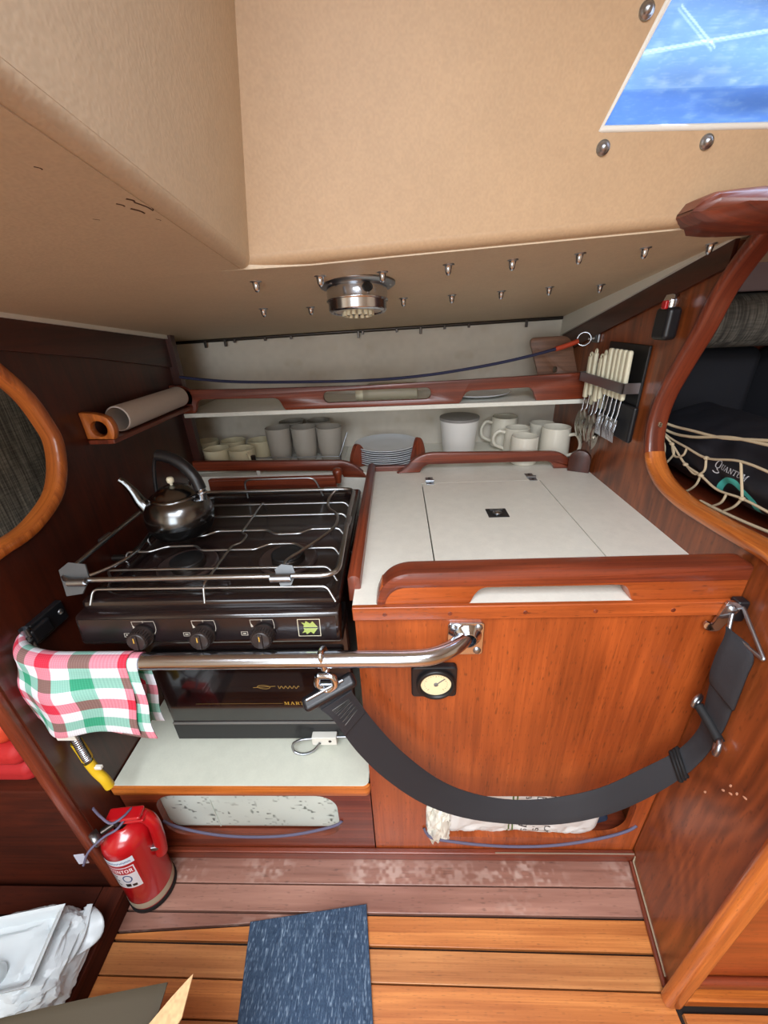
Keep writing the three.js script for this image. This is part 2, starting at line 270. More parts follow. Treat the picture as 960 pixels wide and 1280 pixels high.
// ------------------------------------------------------------------ walls
const XR = (z) => (z < 0 ? 0.6425 - 0.016 * z : 0.6425 - 0.20 * z);      // face of the right bulkhead
const wallBack = struct('wall_back');
mesh('liner', bx(-1.52, 1.72, 0.0, 1.30, -0.98, -0.95), M.liner, wallBack, { grain: 'x' });
const wallCabin = struct('wall_cabin');
{
  // the far cabin side with an opening cut in for the added light, and the two ends of the cabin
  const s = shapeOf([[-1.5, -0.02], [1.7, -0.02], [1.7, 1.79], [-1.5, 1.79]]); { const h = new THREE.Path(); rrectPath(h, -0.68, 0.18, 0.7, 1.7, 0.03); s.holes.push(h); }
  mesh('cabin_side', ext(s, 1.95, 1.99), M.vinyl, wallCabin, { grain: 'x' });
  mesh('cabin_end', [bx(-1.54, -1.5, -0.02, 1.79, -0.98, 1.99), bx(1.7, 1.74, -0.02, 1.79, -0.98, 1.99)], M.vinyl, wallCabin);
}
// right bulkhead: plywood with a large curved cut-out
const rimR = [[-0.135, 1.40], [-0.222, 1.318], [-0.262, 1.262], [-0.284, 1.204], [-0.321, 1.129], [-0.349, 1.060], [-0.352, 0.990], [-0.328, 0.935], [-0.278, 0.902], [-0.205, 0.888], [-0.11, 0.889], [-0.04, 0.893], [0.03, 0.898]];
const rimRs = curve(rimR.map(([z, y]) => V(0, y, z))).getPoints(48);
const wallRight = struct('wall_right');
{
  const back = [[0.0, -0.01], ...rimRs.filter((p) => p.z <= 0).reverse().map((p) => [p.z, p.y])];
  const yAt0 = rimRs.find((p, i) => p.z > -0.02 && i > 20).y;
  const pts = [[-0.96, -0.01], [0.0, -0.01], [0.0, yAt0], ...rimRs.filter((p, i) => i > 6 && p.z < -0.002 && deckY(0.64, p.z) + 0.012 > p.y).reverse().map((p) => [p.z, p.y])];
  const last = pts[pts.length - 1]; pts.push([last[0] - 0.005, deckY(0.645, last[0]) + 0.012], [-0.96, deckY(0.645, -0.96) + 0.02]);
  let g = extX(shapeOf(pts), 0, 0.02); const p = g.attributes.position; for (let i = 0; i < p.count; i++) p.setX(i, p.getX(i) + XR(p.getZ(i)));
  mesh('bulkhead_panel', g, M.swirl, wallRight);
  g = extX(shapeOf([[0, -0.01], [0.232, -0.01], [0.232, 0.80], [0.03, 0.895], [0, yAt0]]), 0, 0.02); const q = g.attributes.position; for (let i = 0; i < q.count; i++) q.setX(i, q.getX(i) + XR(q.getZ(i)));
  mesh('bulkhead_panel', g, M.swirl, wallRight);
  // darker beam along the top of the bulkhead and the pale fillet under the deck
  const strip = (z0, z1, yTop, yBot, x0, x1) => { const a = []; const N = 8; for (let i = 0; i <= N; i++) { const z = mix(z0, z1, i / N); a.push([z, yTop(z)]); } for (let i = N; i >= 0; i--) { const z = mix(z0, z1, i / N); a.push([z, yBot(z)]); } const gg = extX(shapeOf(a), x0, x1); const pp = gg.attributes.position; for (let i = 0; i < pp.count; i++) pp.setX(i, pp.getX(i) + XR(pp.getZ(i))); return gg; };
  const lo = (z) => mix(1.170, 1.337, (z + 0.934) / 0.696) - 0.0 ;
  mesh('beam', strip(-0.95, -0.245, (z) => deckY(0.64, z) + 0.012, (z) => mix(1.118, 1.285, (z + 0.907) / 0.62), -0.008, -0.0005), M.darkShadePly, wallRight, { grain: 'z' });
  mesh('fillet', strip(-0.952, -0.24, (z) => deckY(0.63, z) + 0.012, (z) => Math.min(lo(z), deckY(0.63, z) + 0.006), -0.016, -0.0085), M.white, wallRight);
}
const sweep = (path, prof) => {                                        // closed profile [[a, b]...] swept along points; a along the side axis x, b across
  const P = path, pos = [], idx = [], n = prof.length;
  P.forEach((p, i) => { const t = (P[Math.min(i + 1, P.length - 1)].clone().sub(P[Math.max(i - 1, 0)])).normalize(); const side = V(1, 0, 0).addScaledVector(t, -t.x).normalize(), out = side.clone().cross(t); prof.forEach(([a, b]) => { const q = p.clone().addScaledVector(side, a).addScaledVector(out, b); pos.push(q.x, q.y, q.z); }); });
  for (let i = 0; i < P.length - 1; i++) for (let k = 0; k < n; k++) { const a = i * n + k, b = i * n + (k + 1) % n; idx.push(a, a + n, b, b, a + n, b + n); }
  const g = new THREE.BufferGeometry(); g.setAttribute('position', new THREE.Float32BufferAttribute(pos, 3)); g.setIndex(idx); g.computeVertexNormals(); return g;
};
const ovalProf = (ra, rb, n = 14, e = 0.65) => Array.from({ length: n }, (_, k) => { const a = k / n * 2 * PI, c = Math.cos(a), s = Math.sin(a); return [ra * Math.sign(c) * Math.abs(c) ** e, rb * Math.sign(s) * Math.abs(s) ** e]; });
function sweptRim(pts, x, ra, rb) { return sweep(pts.map((p) => V(typeof x === 'function' ? x(p.z) : x, p.y, p.z)), ovalProf(ra, rb)); }
{
  const trim = struct('trim_1');
  const r2 = [...rimRs.slice(0), ...curve([[0, 0.898, 0.03], [0, 0.885, 0.1], [0, 0.84, 0.19], [0, 0.76, 0.235]]).getPoints(14).slice(1)];
  const cut = r2.reduce((b, p, i) => (p.y < 0.958 && p.z < -0.3 && b < 0 ? i : b), -1);
  mesh('upper_rim', sweptRim(r2.slice(0, cut + 1), (z) => XR(z) + 0.010, 0.020, 0.0112), M.mahog, trim, { grain: 'y' });
  mesh('lower_rim', sweptRim(r2.slice(cut), (z) => XR(z) + 0.010, 0.0205, 0.0118), M.rim, trim, { grain: 'z' });
  const post = struct('trim_2');
  mesh('post', bx(0.578, 0.614, 0.0, 0.80, 0.226, 0.252, 0.011), M.rim, post);
}
// left bulkhead with its own cut-out
const rimL = [[0.02, 0.905], [-0.03, 0.912], [-0.078, 0.914], [-0.114, 0.922], [-0.176, 0.952], [-0.211, 0.996], [-0.228, 1.05], [-0.224, 1.08], [-0.206, 1.138], [-0.17, 1.19], [-0.13, 1.24], [-0.10, 1.275]];
const rimLs = curve(rimL.map(([z, y]) => V(0, y, z))).getPoints(40);
const wallLeft = struct('wall_left');
{
  const pts = [[0.078, -0.01], [-0.745, -0.01], [-0.745, deckY(-0.6, -0.745) + 0.015], [-0.10, deckY(-0.6, -0.10) + 0.012], ...rimLs.slice().reverse().slice(1).map((p) => [p.z, p.y]), [0.078, 0.90]];
  mesh('bulkhead_panel', extX(shapeOf(pts), -0.62, -0.60), M.darkShadePly, wallLeft);
  mesh('bulkhead_return', bx(-0.76, -0.575, 0.0, 1.235, -0.745, -0.72), M.darkShadePly, wallLeft);
  const b = [[-0.13, deckY(-0.6, -0.13) + 0.01], [-0.72, deckY(-0.6, -0.72) + 0.01], [-0.72, 1.136], [-0.392, 1.191], [-0.165, 1.224]];
  mesh('beam', extX(shapeOf(b), -0.6, -0.591), M.darkShadePly, wallLeft, { grain: 'z' });
  mesh('fillet', extX(shapeOf([[-0.10, deckY(-0.6, -0.1) + 0.012], [-0.10, deckY(-0.6, -0.1) - 0.006], [-0.72, deckY(-0.6, -0.72) - 0.010], [-0.72, deckY(-0.6, -0.72) + 0.012]]), -0.591, -0.583), M.white, wallLeft);
  const trim = struct('trim_3');
  mesh('rim', sweptRim([V(0, 0.90, 0.08), ...rimLs], -0.61, 0.018, 0.0120), M.rim, trim);
  const post = struct('trim_4');
  mesh('post', bx(-0.632, -0.604, 0.0, 0.92, 0.070, 0.094, 0.010), M.mahog, post);
}
// window
{
  const lean = 0.15, wz = (x, y) => creaseZ(x) + lean * (y - deckY(x, creaseZ(x)) - rollR);
  const win = struct('window_1');
  const a = wrapNoise(60, 60, 91), b = wrapNoise(170, 170, 92), c = wrapNoise(8, 8, 93);
  const tx = dataTex(512, 256, (u, v) => { const sp = clamp((b(u, v) - 0.7) * 2.2) * 0.8 + clamp((a(u, v) - 0.62) * 1.6), t = 0.9 + 0.16 * (c(u, v) - 0.5); const band = v < 0.33 && v > 0.04 ? -0.10 : 0; const X = 0.34 + 0.92 * u, Y = 1.43 + 0.185 * v; if (Math.abs(Y - (1.5205 + 0.10 * (X - 0.37))) < 0.0011 || (X > 0.43 && X < 0.487 && Math.abs(Y - (1.5275 - 0.62 * (X - 0.482))) < 0.0014)) return [246, 248, 236]; return [mix(184, 232, sp) * (t + band * 1.4), mix(210, 242, sp) * (t + band), mix(246, 253, sp) * (t + band * 0.4)]; });
  tx.wrapS = tx.wrapT = THREE.ClampToEdgeWrapping;
  const glass = new THREE.MeshPhysicalMaterial({ map: tx, transmission: 0.92, roughness: 0.5, thickness: 0, ior: 1.45 });
  const pts = [[0.340, 1.435], [1.26, 1.428], [1.26, 1.615], [0.418, 1.615]];
  const g = ext(shapeOf(pts), 0, 0.006); const p = g.attributes.position, uv = []; for (let i = 0; i < p.count; i++) { uv.push((p.getX(i) - 0.34) / 0.92, (p.getY(i) - 1.43) / 0.185); p.setZ(i, p.getZ(i) + wz(p.getX(i), p.getY(i)) - 0.036); } g.setAttribute('uv', new THREE.Float32BufferAttribute(uv, 2)); g.computeVertexNormals();
  mesh('pane', g, glass, win, { keepUV: true });
  const edge = [[0.354, 1.449], [0.80, 1.4445], [1.25, 1.44]].map(([x, y]) => V(x, y - 0.002, wz(x, y) - 0.002));
  mesh('sill', sweepCircle([V(0.41, 1.57, wz(0.41, 1.57) - 0.002), V(0.352, 1.447, wz(0.354, 1.449) - 0.002), ...edge], 0.004, 8), M.white, win);
  // sealant line
  mesh('seal', sweepCircle([V(0.356, 1.4475, wz(0.35, 1.45) - 0.027), V(1.24, 1.439, wz(1.2, 1.44) - 0.027)], 0.0035, 6), M.black, win);
  for (const [x, y, n] of [[0.359, 1.429], [0.494, 1.431], [0.378, 1.543], [0.63, 1.428], [0.77, 1.426]]) {
    const m = mesh('bolt', mergeGeometries([lathe([[0, 0.009], [0.004, 0.0082], [0.007, 0.005], [0.0075, 0.003], [0.0098, 0.0025], [0.0102, 0], [0.0102, -0.002]], 24)]).rotateX(PI / 2), M.steelDull, win); m.position.set(x, y, wz(x, y) + 0.001); m.scale.setScalar(0.82);
  }
}
// grab block at the head of the right bulkhead
{
  const t = thing('grab_block', 'varnished wooden grab block under the blue portlight above the curved bulkhead rim', 'grab rail');
  // sections along x: [x, top y, top z, edge y, edge z, lower y, lower z]; the back lies against the trunk side
  const secs = [[0.484, 1.3560, -0.120, 1.3545, -0.119, 1.352, -0.122], [0.492, 1.368, -0.118, 1.358, -0.110, 1.346, -0.120], [0.505, 1.373, -0.112, 1.3625, -0.100, 1.341, -0.118], [0.53, 1.3735, -0.104, 1.358, -0.086, 1.337, -0.115], [0.555, 1.373, -0.096, 1.354, -0.073, 1.334, -0.110], [0.575, 1.367, -0.088, 1.352, -0.064, 1.333, -0.105], [0.60, 1.365, -0.084, 1.351, -0.060, 1.333, -0.102], [1.1, 1.365, -0.084, 1.351, -0.060, 1.333, -0.102]];
  const ring = ([x, ty, tz, ey, ez, by, bz]) => { const P = [[ty, -0.20], [ty, tz - 0.004], [ty - 0.001, tz], [mix(ty, ey, 0.5) + 0.001, mix(tz, ez, 0.5) + 0.002], [ey + 0.0015, ez - 0.0005], [ey - 0.0015, ez - 0.0005], [mix(ey, by, 0.5), mix(ez, bz, 0.5) + 0.003], [by + 0.001, bz], [by, bz - 0.004], [by, -0.20]]; return P.map(([y, z]) => V(x, y, z)); };
  const R = secs.map(ring), pos = [], idx = [], n = R[0].length; R.forEach((r) => r.forEach((q) => pos.push(q.x, q.y, q.z)));
  for (let i = 0; i < R.length - 1; i++) for (let k = 0; k < n; k++) { const a = i * n + k, b = i * n + (k + 1) % n; idx.push(a, a + n, b, b, a + n, b + n); }
  for (let k = 1; k < n - 1; k++) idx.push(0, k, k + 1);
  let g = new THREE.BufferGeometry(); g.setAttribute('position', new THREE.Float32BufferAttribute(pos, 3)); g.setIndex(idx); g.computeVertexNormals();
  mesh('block', crease(g, 0.5), M.mahog, t, { grain: 'x' });
}

// ------------------------------------------------------------------ floor
const floor = struct('floor');
{
  mesh('subfloor', bx(-1.5, 1.7, -0.04, -0.012, -0.97, 1.98), std(0x1e120c, 0.8), floor);
  const gap = 0.0013;
  const plank = (quad, mat, y = 0) => {                                 // quad: [[x,z]...] clockwise
    const s = shapeOf(quad.map(([x, z]) => [x, -z])); const g = ext(s, -0.013, y, 0.001); g.rotateX(-PI / 2); return mesh('plank', g, mat, floor, { grain: 'x' });
  };
  const R = (x0, x1, z0, z1, m, y) => plank([[x0, z0 + gap], [x1, z0 + gap], [x1, z1 - gap], [x0, z1 - gap]], m, y);
  R(-0.59, 0.64, 0.0, 0.064, M.worn); R(-0.59, 0.625, 0.064, 0.116, M.worn);
  plank([[-0.59, 0.119], [-0.03, 0.119], [-0.03, 0.1215], [-0.59, 0.152]], M.worn);
  plank([[-0.028, 0.120], [0.62, 0.121], [0.61, 0.172], [-0.028, 0.168]], M.teakB); plank([[-0.59, 0.157], [-0.03, 0.126], [-0.03, 0.166], [-0.59, 0.165]], M.teakB);
  const zs = [0.170, 0.222, 0.277, 0.332, 0.387, 0.442];
  for (let i = 0; i < zs.length - 1; i++) plank([[-0.59, zs[i] - 0.001 + gap], [0.61 - i * 0.01, zs[i] + 0.006 + gap], [0.61 - i * 0.01, zs[i + 1] + 0.006 - gap], [-0.59, zs[i + 1] - 0.001 - gap]], i % 2 ? M.teakB : M.teakA);
  for (let i = 0; i < 12; i++) R(-1.48, 0.57, 0.452 + i * 0.125, 0.452 + (i + 1) * 0.125, i % 2 ? M.teakA : M.teakB);
  for (let i = 0; i < 14; i++) R(0.612 - Math.min(i, 3) * 0.012, 1.69, 0.253 + i * 0.12, 0.253 + (i + 1) * 0.12, i % 2 ? M.teakA : M.teakB, -0.0005);
  R(0.66, 1.69, -0.9, 0.2, M.teakA, -0.004); R(-1.48, -0.64, -0.9, 0.08, M.teakA, -0.004);
}
{
  const skirt = struct('baseboard_front');
  mesh('skirting', bx(-0.598, 0.641, 0.0, 0.032, 0.0, 0.014, 0.004), M.mahog, skirt, { grain: 'x' });
  const sr = struct('baseboard_right');
  mesh('skirting', sweepCircle([V(0.634, 0.006, 0.016), V(0.594, 0.006, 0.222)], 0.006, 8), M.mahog, sr, { grain: 'z' });
}
{
  const sl = struct('trim_5');
  mesh('sealant', sweepCircle([V(0.6405, 0.030, 0.014), V(0.6365, 0.014, 0.018), V(0.6, 0.014, 0.21)], 0.0022, 6), std(0x9a8a72, 0.8), sl);
  mesh('sealant', sweepCircle([V(0.30, 0.0335, 0.011), V(0.45, 0.0335, 0.011), V(0.638, 0.0335, 0.011)], 0.0016, 6), std(0x8d7a66, 0.8), sl);
  const chip = std(0xd9a888, 0.8); for (const [z, y, a] of [[0.135, 0.53, 0.4], [0.142, 0.52, 0.9], [0.150, 0.535, 0.2], [0.128, 0.505, 0.7], [0.10, 0.45, 0.5], [0.165, 0.55, 1.1]]) mesh('paint_chip', new THREE.SphereGeometry(0.0022, 6, 5).scale(0.25, 1.5 + a, 1).rotateX(a).translate(XR(z) - 0.0001, y, z), chip, sl);
}
// raised side platform on the left, with its own boards
{
  const pf = struct('floor_platform');
  mesh('riser', bx(-0.606, -0.588, 0.0, 0.056, 0.096, 0.9, 0.002), M.dullWood, pf, { grain: 'z' });
  mesh('edge_board', bx(-0.640, -0.587, 0.048, 0.062, 0.096, 0.9, 0.002), M.dullWood, pf, { grain: 'z' });
  for (const [z0, z1] of [[0.096, 0.147], [0.150, 0.205], [0.208, 0.263], [0.266, 0.33], [0.333, 0.9]]) mesh('board', bx(-1.48, -0.642, 0.046, 0.061, z0, z1, 0.0015), M.dullWood, pf, { grain: 'x' });
  const lp = struct('wall_locker_left');
  mesh('locker_panel', bx(-1.48, -0.628, 0.0, 0.40, 0.066, 0.082), M.dullWood, lp, { grain: 'x' });
  mesh('locker_ledge', bx(-1.48, -0.630, 0.40, 0.418, -0.30, 0.086, 0.004), M.dullWood, lp, { grain: 'x' });
  const rp = struct('wall_locker_right');
  mesh('locker_panel', bx(0.612, 1.69, 0.0, 0.78, 0.205, 0.222), M.ply, rp, { grain: 'x' });
  mesh('locker_trim', bx(0.618, 1.69, 0.046, 0.075, 0.222, 0.236, 0.007), M.mahog, rp, { grain: 'x' });
  mesh('locker_trim', bx(0.616, 1.69, 0.0, 0.030, 0.222, 0.246, 0.004), M.rim, rp, { grain: 'x' });
}
// ------------------------------------------------------------------ icebox cabinet, counter and rails
{
  const cab = thing('icebox_cabinet', 'varnished plywood icebox cabinet front with an oval storage slot near the floor', 'cabinet');
  const s = shapeOf([[0.002, 0.0], [0.640, 0.0], [0.640, 0.7785], [0.002, 0.7785]]); const h = new THREE.Path(); rrectPath(h, 0.128, 0.609, 0.082, 0.253, 0.05); s.holes.push(h);
  mesh('front_panel', ext(s, -0.016, 0, 0, 12), M.ply, cab);
  mesh('side_panel', bx(0.002, 0.018, 0.0, 0.7785, -0.655, -0.017), M.ply, cab);
  mesh('locker_bottom', bx(0.02, 0.640, 0.055, 0.068, -0.40, -0.017), M.mahog, cab, { grain: 'x' });
  mesh('locker_back', bx(0.02, 0.640, 0.069, 0.60, -0.42, -0.405), M.mahog, cab, { grain: 'x' });
  const ct = thing('countertop', 'off-white laminate countertop with a hinged icebox lid and varnished fiddle rails', 'countertop');
  const cs = shapeOf([[0.0, 0.0], [0.645, 0.0], [0.652, 0.655], [0.0, 0.655]]); const lh = new THREE.Path(); [[0.1495, 0.1205], [0.4872, 0.1235], [0.4892, 0.5455], [0.1495, 0.5435]].forEach(([x, y], i) => (i ? lh.lineTo(x, y) : lh.moveTo(x, y))); lh.closePath(); cs.holes.push(lh);
  mesh('top', ext(cs, 0.795, 0.806).rotateX(-PI / 2), M.cream, ct, { grain: 'x' });
  const lid = mesh('lid', ext(shapeOf([[0.1522, 0.1222], [0.4848, 0.1252], [0.4868, 0.5438], [0.1522, 0.5418]]), 0.796, 0.8062, 0.0006).rotateX(-PI / 2), M.cream, ct, { grain: 'x' });
  mesh('lid_rebate', bx(0.14, 0.50, 0.788, 0.7945, -0.555, -0.11), M.black, ct);
  mesh('latch_plate', bx(0.296, 0.345, 0.8063, 0.8085, -0.358, -0.313, 0.001), M.blackPl, lid);
  mesh('latch_ring', new THREE.TorusGeometry(0.009, 0.0022, 8, 24).rotateX(PI / 2).translate(0.320, 0.8095, -0.333), M.steelDull, lid);
  mesh('latch_button', lathe([[0, 0.004], [0.005, 0.0035], [0.0065, 0.001], [0.0065, 0]], 16).translate(0.320, 0.8085, -0.333), M.steel, lid);
  mesh('latch_bar', bx(0.306, 0.336, 0.8086, 0.8102, -0.352, -0.348), M.steelDull, lid);
  for (const [x, z] of [[0.174, -0.552], [0.470, -0.560]]) {
    mesh('hinge', [bx(x - 0.011, x + 0.011, 0.806, 0.8085, z - 0.034, z - 0.002, 0.001), bx(x - 0.011, x + 0.011, 0.8062, 0.8088, z + 0.002, z + 0.022, 0.001), sweepCircle([V(x - 0.012, 0.810, z), V(x + 0.012, 0.810, z)], 0.0045, 10)], M.steelDull, ct, { label: 'small steel hinge' });
    for (const dz of [-0.026, -0.012, 0.014]) mesh('hinge_screw', lathe([[0, 0.0015], [0.003, 0.001], [0.004, 0]], 10).translate(x, 0.8086, z + dz), M.darkSteel, ct);
  }
  // front fiddle rail with a rounded left end and a low drain cut-out
  const fr = new THREE.Shape(); fr.moveTo(0.041, 0.798); fr.lineTo(0.196, 0.798); fr.bezierCurveTo(0.204, 0.806, 0.203, 0.834, 0.226, 0.8365); fr.lineTo(0.440, 0.8365); fr.bezierCurveTo(0.458, 0.8365, 0.458, 0.812, 0.470, 0.798); fr.lineTo(0.641, 0.798); fr.lineTo(0.641, 0.845); fr.lineTo(0.052, 0.845); fr.quadraticCurveTo(0.043, 0.825, 0.041, 0.798);
  mesh('front_fiddle', crease(ext(fr, -0.034, 0.0002, 0.003, 14), 0.7), M.ply, ct, { grain: 'x' });
  const fc = new THREE.Shape(); fc.moveTo(0.040, 0.800); fc.bezierCurveTo(0.044, 0.848, 0.066, 0.870, 0.105, 0.871); fc.lineTo(0.625, 0.873); fc.quadraticCurveTo(0.6405, 0.873, 0.6405, 0.866); fc.lineTo(0.6405, 0.842); fc.lineTo(0.090, 0.8385); fc.quadraticCurveTo(0.062, 0.836, 0.056, 0.800); fc.closePath();
  mesh('fiddle_cap', crease(ext(fc, -0.037, 0.0035, 0.007, 14), 0.7), M.mahog, ct, { grain: 'x' });
  mesh('front_trim', bx(0.0, 0.641, 0.779, 0.8072, 0.0005, 0.010, 0.002), M.ply, ct, { grain: 'x' });
  for (const x of [0.055, 0.165, 0.29, 0.405, 0.53, 0.62]) mesh('plug', lathe([[0, 0.0006], [0.0035, 0.0006], [0.004, 0]], 12).rotateX(PI / 2).translate(x, 0.792, 0.0101), M.mahog, ct);
  // rail between counter and stove
  const dr = new THREE.Shape(); dr.moveTo(-0.012, 0.779); dr.lineTo(0.011, 0.779); dr.lineTo(0.011, 0.828); dr.quadraticCurveTo(0.0, 0.842, -0.012, 0.828); dr.closePath();
  mesh('side_fiddle', crease(ext(dr, -0.658, -0.044, 0.003, 6), 0.7), M.mahog, ct, { grain: 'z' });
  // arched rail along the back of the counter
  const br = new THREE.Shape(); br.moveTo(0.078, 0.8065); br.lineTo(0.150, 0.8065); br.quadraticCurveTo(0.160, 0.830, 0.180, 0.832); br.lineTo(0.535, 0.830); br.quadraticCurveTo(0.552, 0.828, 0.560, 0.8065); br.lineTo(0.640, 0.8065); br.quadraticCurveTo(0.628, 0.812, 0.60, 0.838); br.quadraticCurveTo(0.575, 0.860, 0.545, 0.861); br.lineTo(0.190, 0.869); br.quadraticCurveTo(0.140, 0.866, 0.118, 0.838); br.quadraticCurveTo(0.098, 0.815, 0.078, 0.8065);
  mesh('back_fiddle', crease(ext(br, -0.650, -0.630, 0.005, 10), 0.7), M.mahog, ct, { grain: 'x' });
  const lobe = (x, y, z, r, mat, nm) => mesh(nm, crease(ext((() => { const q = new THREE.Shape(); q.moveTo(-r, -r * 1.6); q.lineTo(r, -r * 1.6); q.lineTo(r, 0); q.absarc(0, 0, r, 0, PI, false); q.closePath(); return q; })(), -0.009, 0.009, 0.004, 12), 0.7).rotateY(-0.5).translate(x, y, z), mat, ct);
  lobe(0.622, 0.842, -0.606, 0.030, M.darkShadePly, 'rail_end');
}
// ledge behind counter and stove, and its divisions
{
  const lg = thing('back_ledge', 'white ledge along the back wall holding cups, plates and mugs', 'ledge');
  mesh('top', bx(-0.74, 0.655, 0.794, 0.8052, -0.949, -0.6565), M.cream, lg, { grain: 'x' });
  mesh('riser', bx(-0.597, -0.014, 0.60, 0.7935, -0.672, -0.660), M.cream, lg, { grain: 'x' });
  mesh('support', bx(-0.597, -0.014, 0.56, 0.60, -0.672, -0.655), M.mahog, lg, { grain: 'x' });
  const lrl = thing('ledge_rail', 'dark mahogany retaining rail along the ledge behind the cooker', 'rail');
  const lr = new THREE.Shape(); lr.moveTo(-0.573, 0.826); lr.lineTo(-0.118, 0.812); lr.quadraticCurveTo(-0.100, 0.808, -0.092, 0.790); lr.lineTo(-0.020, 0.786); lr.quadraticCurveTo(-0.016, 0.794, -0.035, 0.812); lr.quadraticCurveTo(-0.060, 0.842, -0.105, 0.846); lr.lineTo(-0.573, 0.858); lr.closePath();
  mesh('rail', crease(ext(lr, -0.672, -0.654, 0.004, 10), 0.7), M.mahog, lrl, { grain: 'x' });
  mesh('bracket', bx(-0.372, -0.360, 0.795, 0.83, -0.668, -0.655, 0.002), M.white, lrl);
  const lob = (pts, z0, z1) => { const s = new THREE.Shape(); s.moveTo(...pts[0]); s.splineThru(pts.slice(1).map((p) => new THREE.Vector2(...p))); s.closePath(); return crease(ext(s, -0.009, 0.009, 0.003, 10), 0.7); };
  // rounded end boards standing fore and aft; drawn in (depth, height)
  for (const [x, top, d, lab] of [[-0.036, 0.886, 0.080, 'rounded wooden divider between the tumblers and the plate stack'], [0.160, 0.899, 0.066, 'rounded wooden divider between the plate stack and the tub']]) {
    const g = lob([[0.0, 0.806], [-0.004, 0.83], [0.004, 0.858], [0.018, top - 0.004], [0.034, top - 0.007], [0.048, 0.856], [d - 0.014, 0.806]]);
    g.rotateY(0.72).translate(x - 0.03, 0, -0.690); solo('divider_board', g, M.mahog, lab, 'divider');
  }
  mesh('plate_chock', bx(-0.012, 0.150, 0.8055, 0.822, -0.672, -0.654, 0.003), M.mahog, lrl, { grain: 'x' });
  // low wooden batten behind the stove
  const sb = thing('stove_bay_shelf', 'narrow white shelf with a knobbed red wooden batten behind the cooker', 'shelf'), bt = sb;
  mesh('batten', bx(-0.50, -0.105, 0.775, 0.822, -0.600, -0.582, 0.005), M.mahog, bt, { grain: 'x' });
  mesh('knob', lathe([[0, 0.046], [0.012, 0.044], [0.016, 0.034], [0.012, 0.02], [0.009, 0.0]], 18).translate(-0.100, 0.800, -0.588), M.mahog, bt);
  mesh('batten_foot', bx(-0.50, -0.09, 0.600, 0.775, -0.600, -0.582), M.mahog, bt, { grain: 'x' });
  mesh('top', bx(-0.597, -0.014, 0.590, 0.600, -0.655, -0.56), M.cream, sb, { grain: 'x' });
  mesh('upright', bx(-0.095, -0.014, 0.600, 0.770, -0.575, -0.56), M.cream, sb);
}
// step shelf under the stove
{
  const st = thing('step_shelf', 'white laminate shelf with rounded wooden nosing below the oven', 'shelf');
  const s = new THREE.Shape(); s.moveTo(-0.597, 0.55); s.lineTo(-0.597, -0.004); s.lineTo(-0.018, -0.004); s.quadraticCurveTo(-0.002, -0.004, -0.002, 0.012); s.lineTo(-0.002, 0.55); s.closePath();
  mesh('top', ext(s, 0.288, 0.298, 0.001).rotateX(-PI / 2), M.step, st, { grain: 'x' });
  const n = new THREE.Shape(); n.moveTo(-0.597, 0.015); n.lineTo(-0.597, -0.010); n.lineTo(-0.012, -0.010); n.quadraticCurveTo(0.0, -0.010, 0.0015, 0.002); n.lineTo(0.0015, 0.0021); n.lineTo(-0.018, 0.015); n.closePath();
  mesh('nosing', crease(ext(n, 0.268, 0.2975, 0.004).rotateX(-PI / 2), 0.7), M.rim, st, { grain: 'x' });
  const fr = thing('locker_front', 'dark varnished locker front with an oval slot below the white step', 'cabinet');
  const f = shapeOf([[-0.597, 0.0], [-0.001, 0.0], [-0.001, 0.268], [-0.597, 0.268]]); const h = new THREE.Path(); rrectPath(h, -0.520, -0.082, 0.082, 0.252, 0.05); f.holes.push(h);
  mesh('front_panel', ext(f, -0.016, 0, 0, 12), M.mahog, fr, { grain: 'x' });
  mesh('floor_board', bx(-0.597, -0.001, 0.050, 0.066, -0.40, -0.017), M.mahog, fr, { grain: 'x' });
  mesh('side', bx(-0.001, 0.0015, 0.05, 0.26, -0.40, -0.017), M.mahog, fr);
  const tk = thing('water_tank', 'grubby pale grey plastic tank behind the slot under the white step', 'tank');
  mesh('body', new RoundedBoxGeometry(0.52, 0.200, 0.24, 5, 0.030).translate(-0.308, 0.167, -0.1375), M.tank, tk);
  mesh('seam', tube([[-0.40, 0.262, -0.030], [-0.398, 0.2, -0.0172], [-0.395, 0.09, -0.0172]], 0.0015, 16, 6), M.tank, tk);
  const ld = (a, lab) => solo('lashing_cord', tube(a, 0.0032, 40, 8), M.purple, lab, 'cord', null);
  ld([[-0.520, 0.150, 0.002], [-0.50, 0.140, 0.006], [-0.42, 0.112, 0.010], [-0.33, 0.101, 0.012], [-0.22, 0.107, 0.012], [-0.13, 0.127, 0.008], [-0.083, 0.145, 0.004], [-0.075, 0.152, 0.001]], 'thin purple cord sagging across the slot that shows the grey tank');
  ld([[0.122, 0.125, 0.001], [0.135, 0.100, 0.008], [0.20, 0.084, 0.012], [0.33, 0.068, 0.013], [0.45, 0.077, 0.013], [0.56, 0.103, 0.008], [0.612, 0.124, 0.003], [0.625, 0.138, 0.001]], 'thin purple cord sagging across the slot that shows the white bag');
}
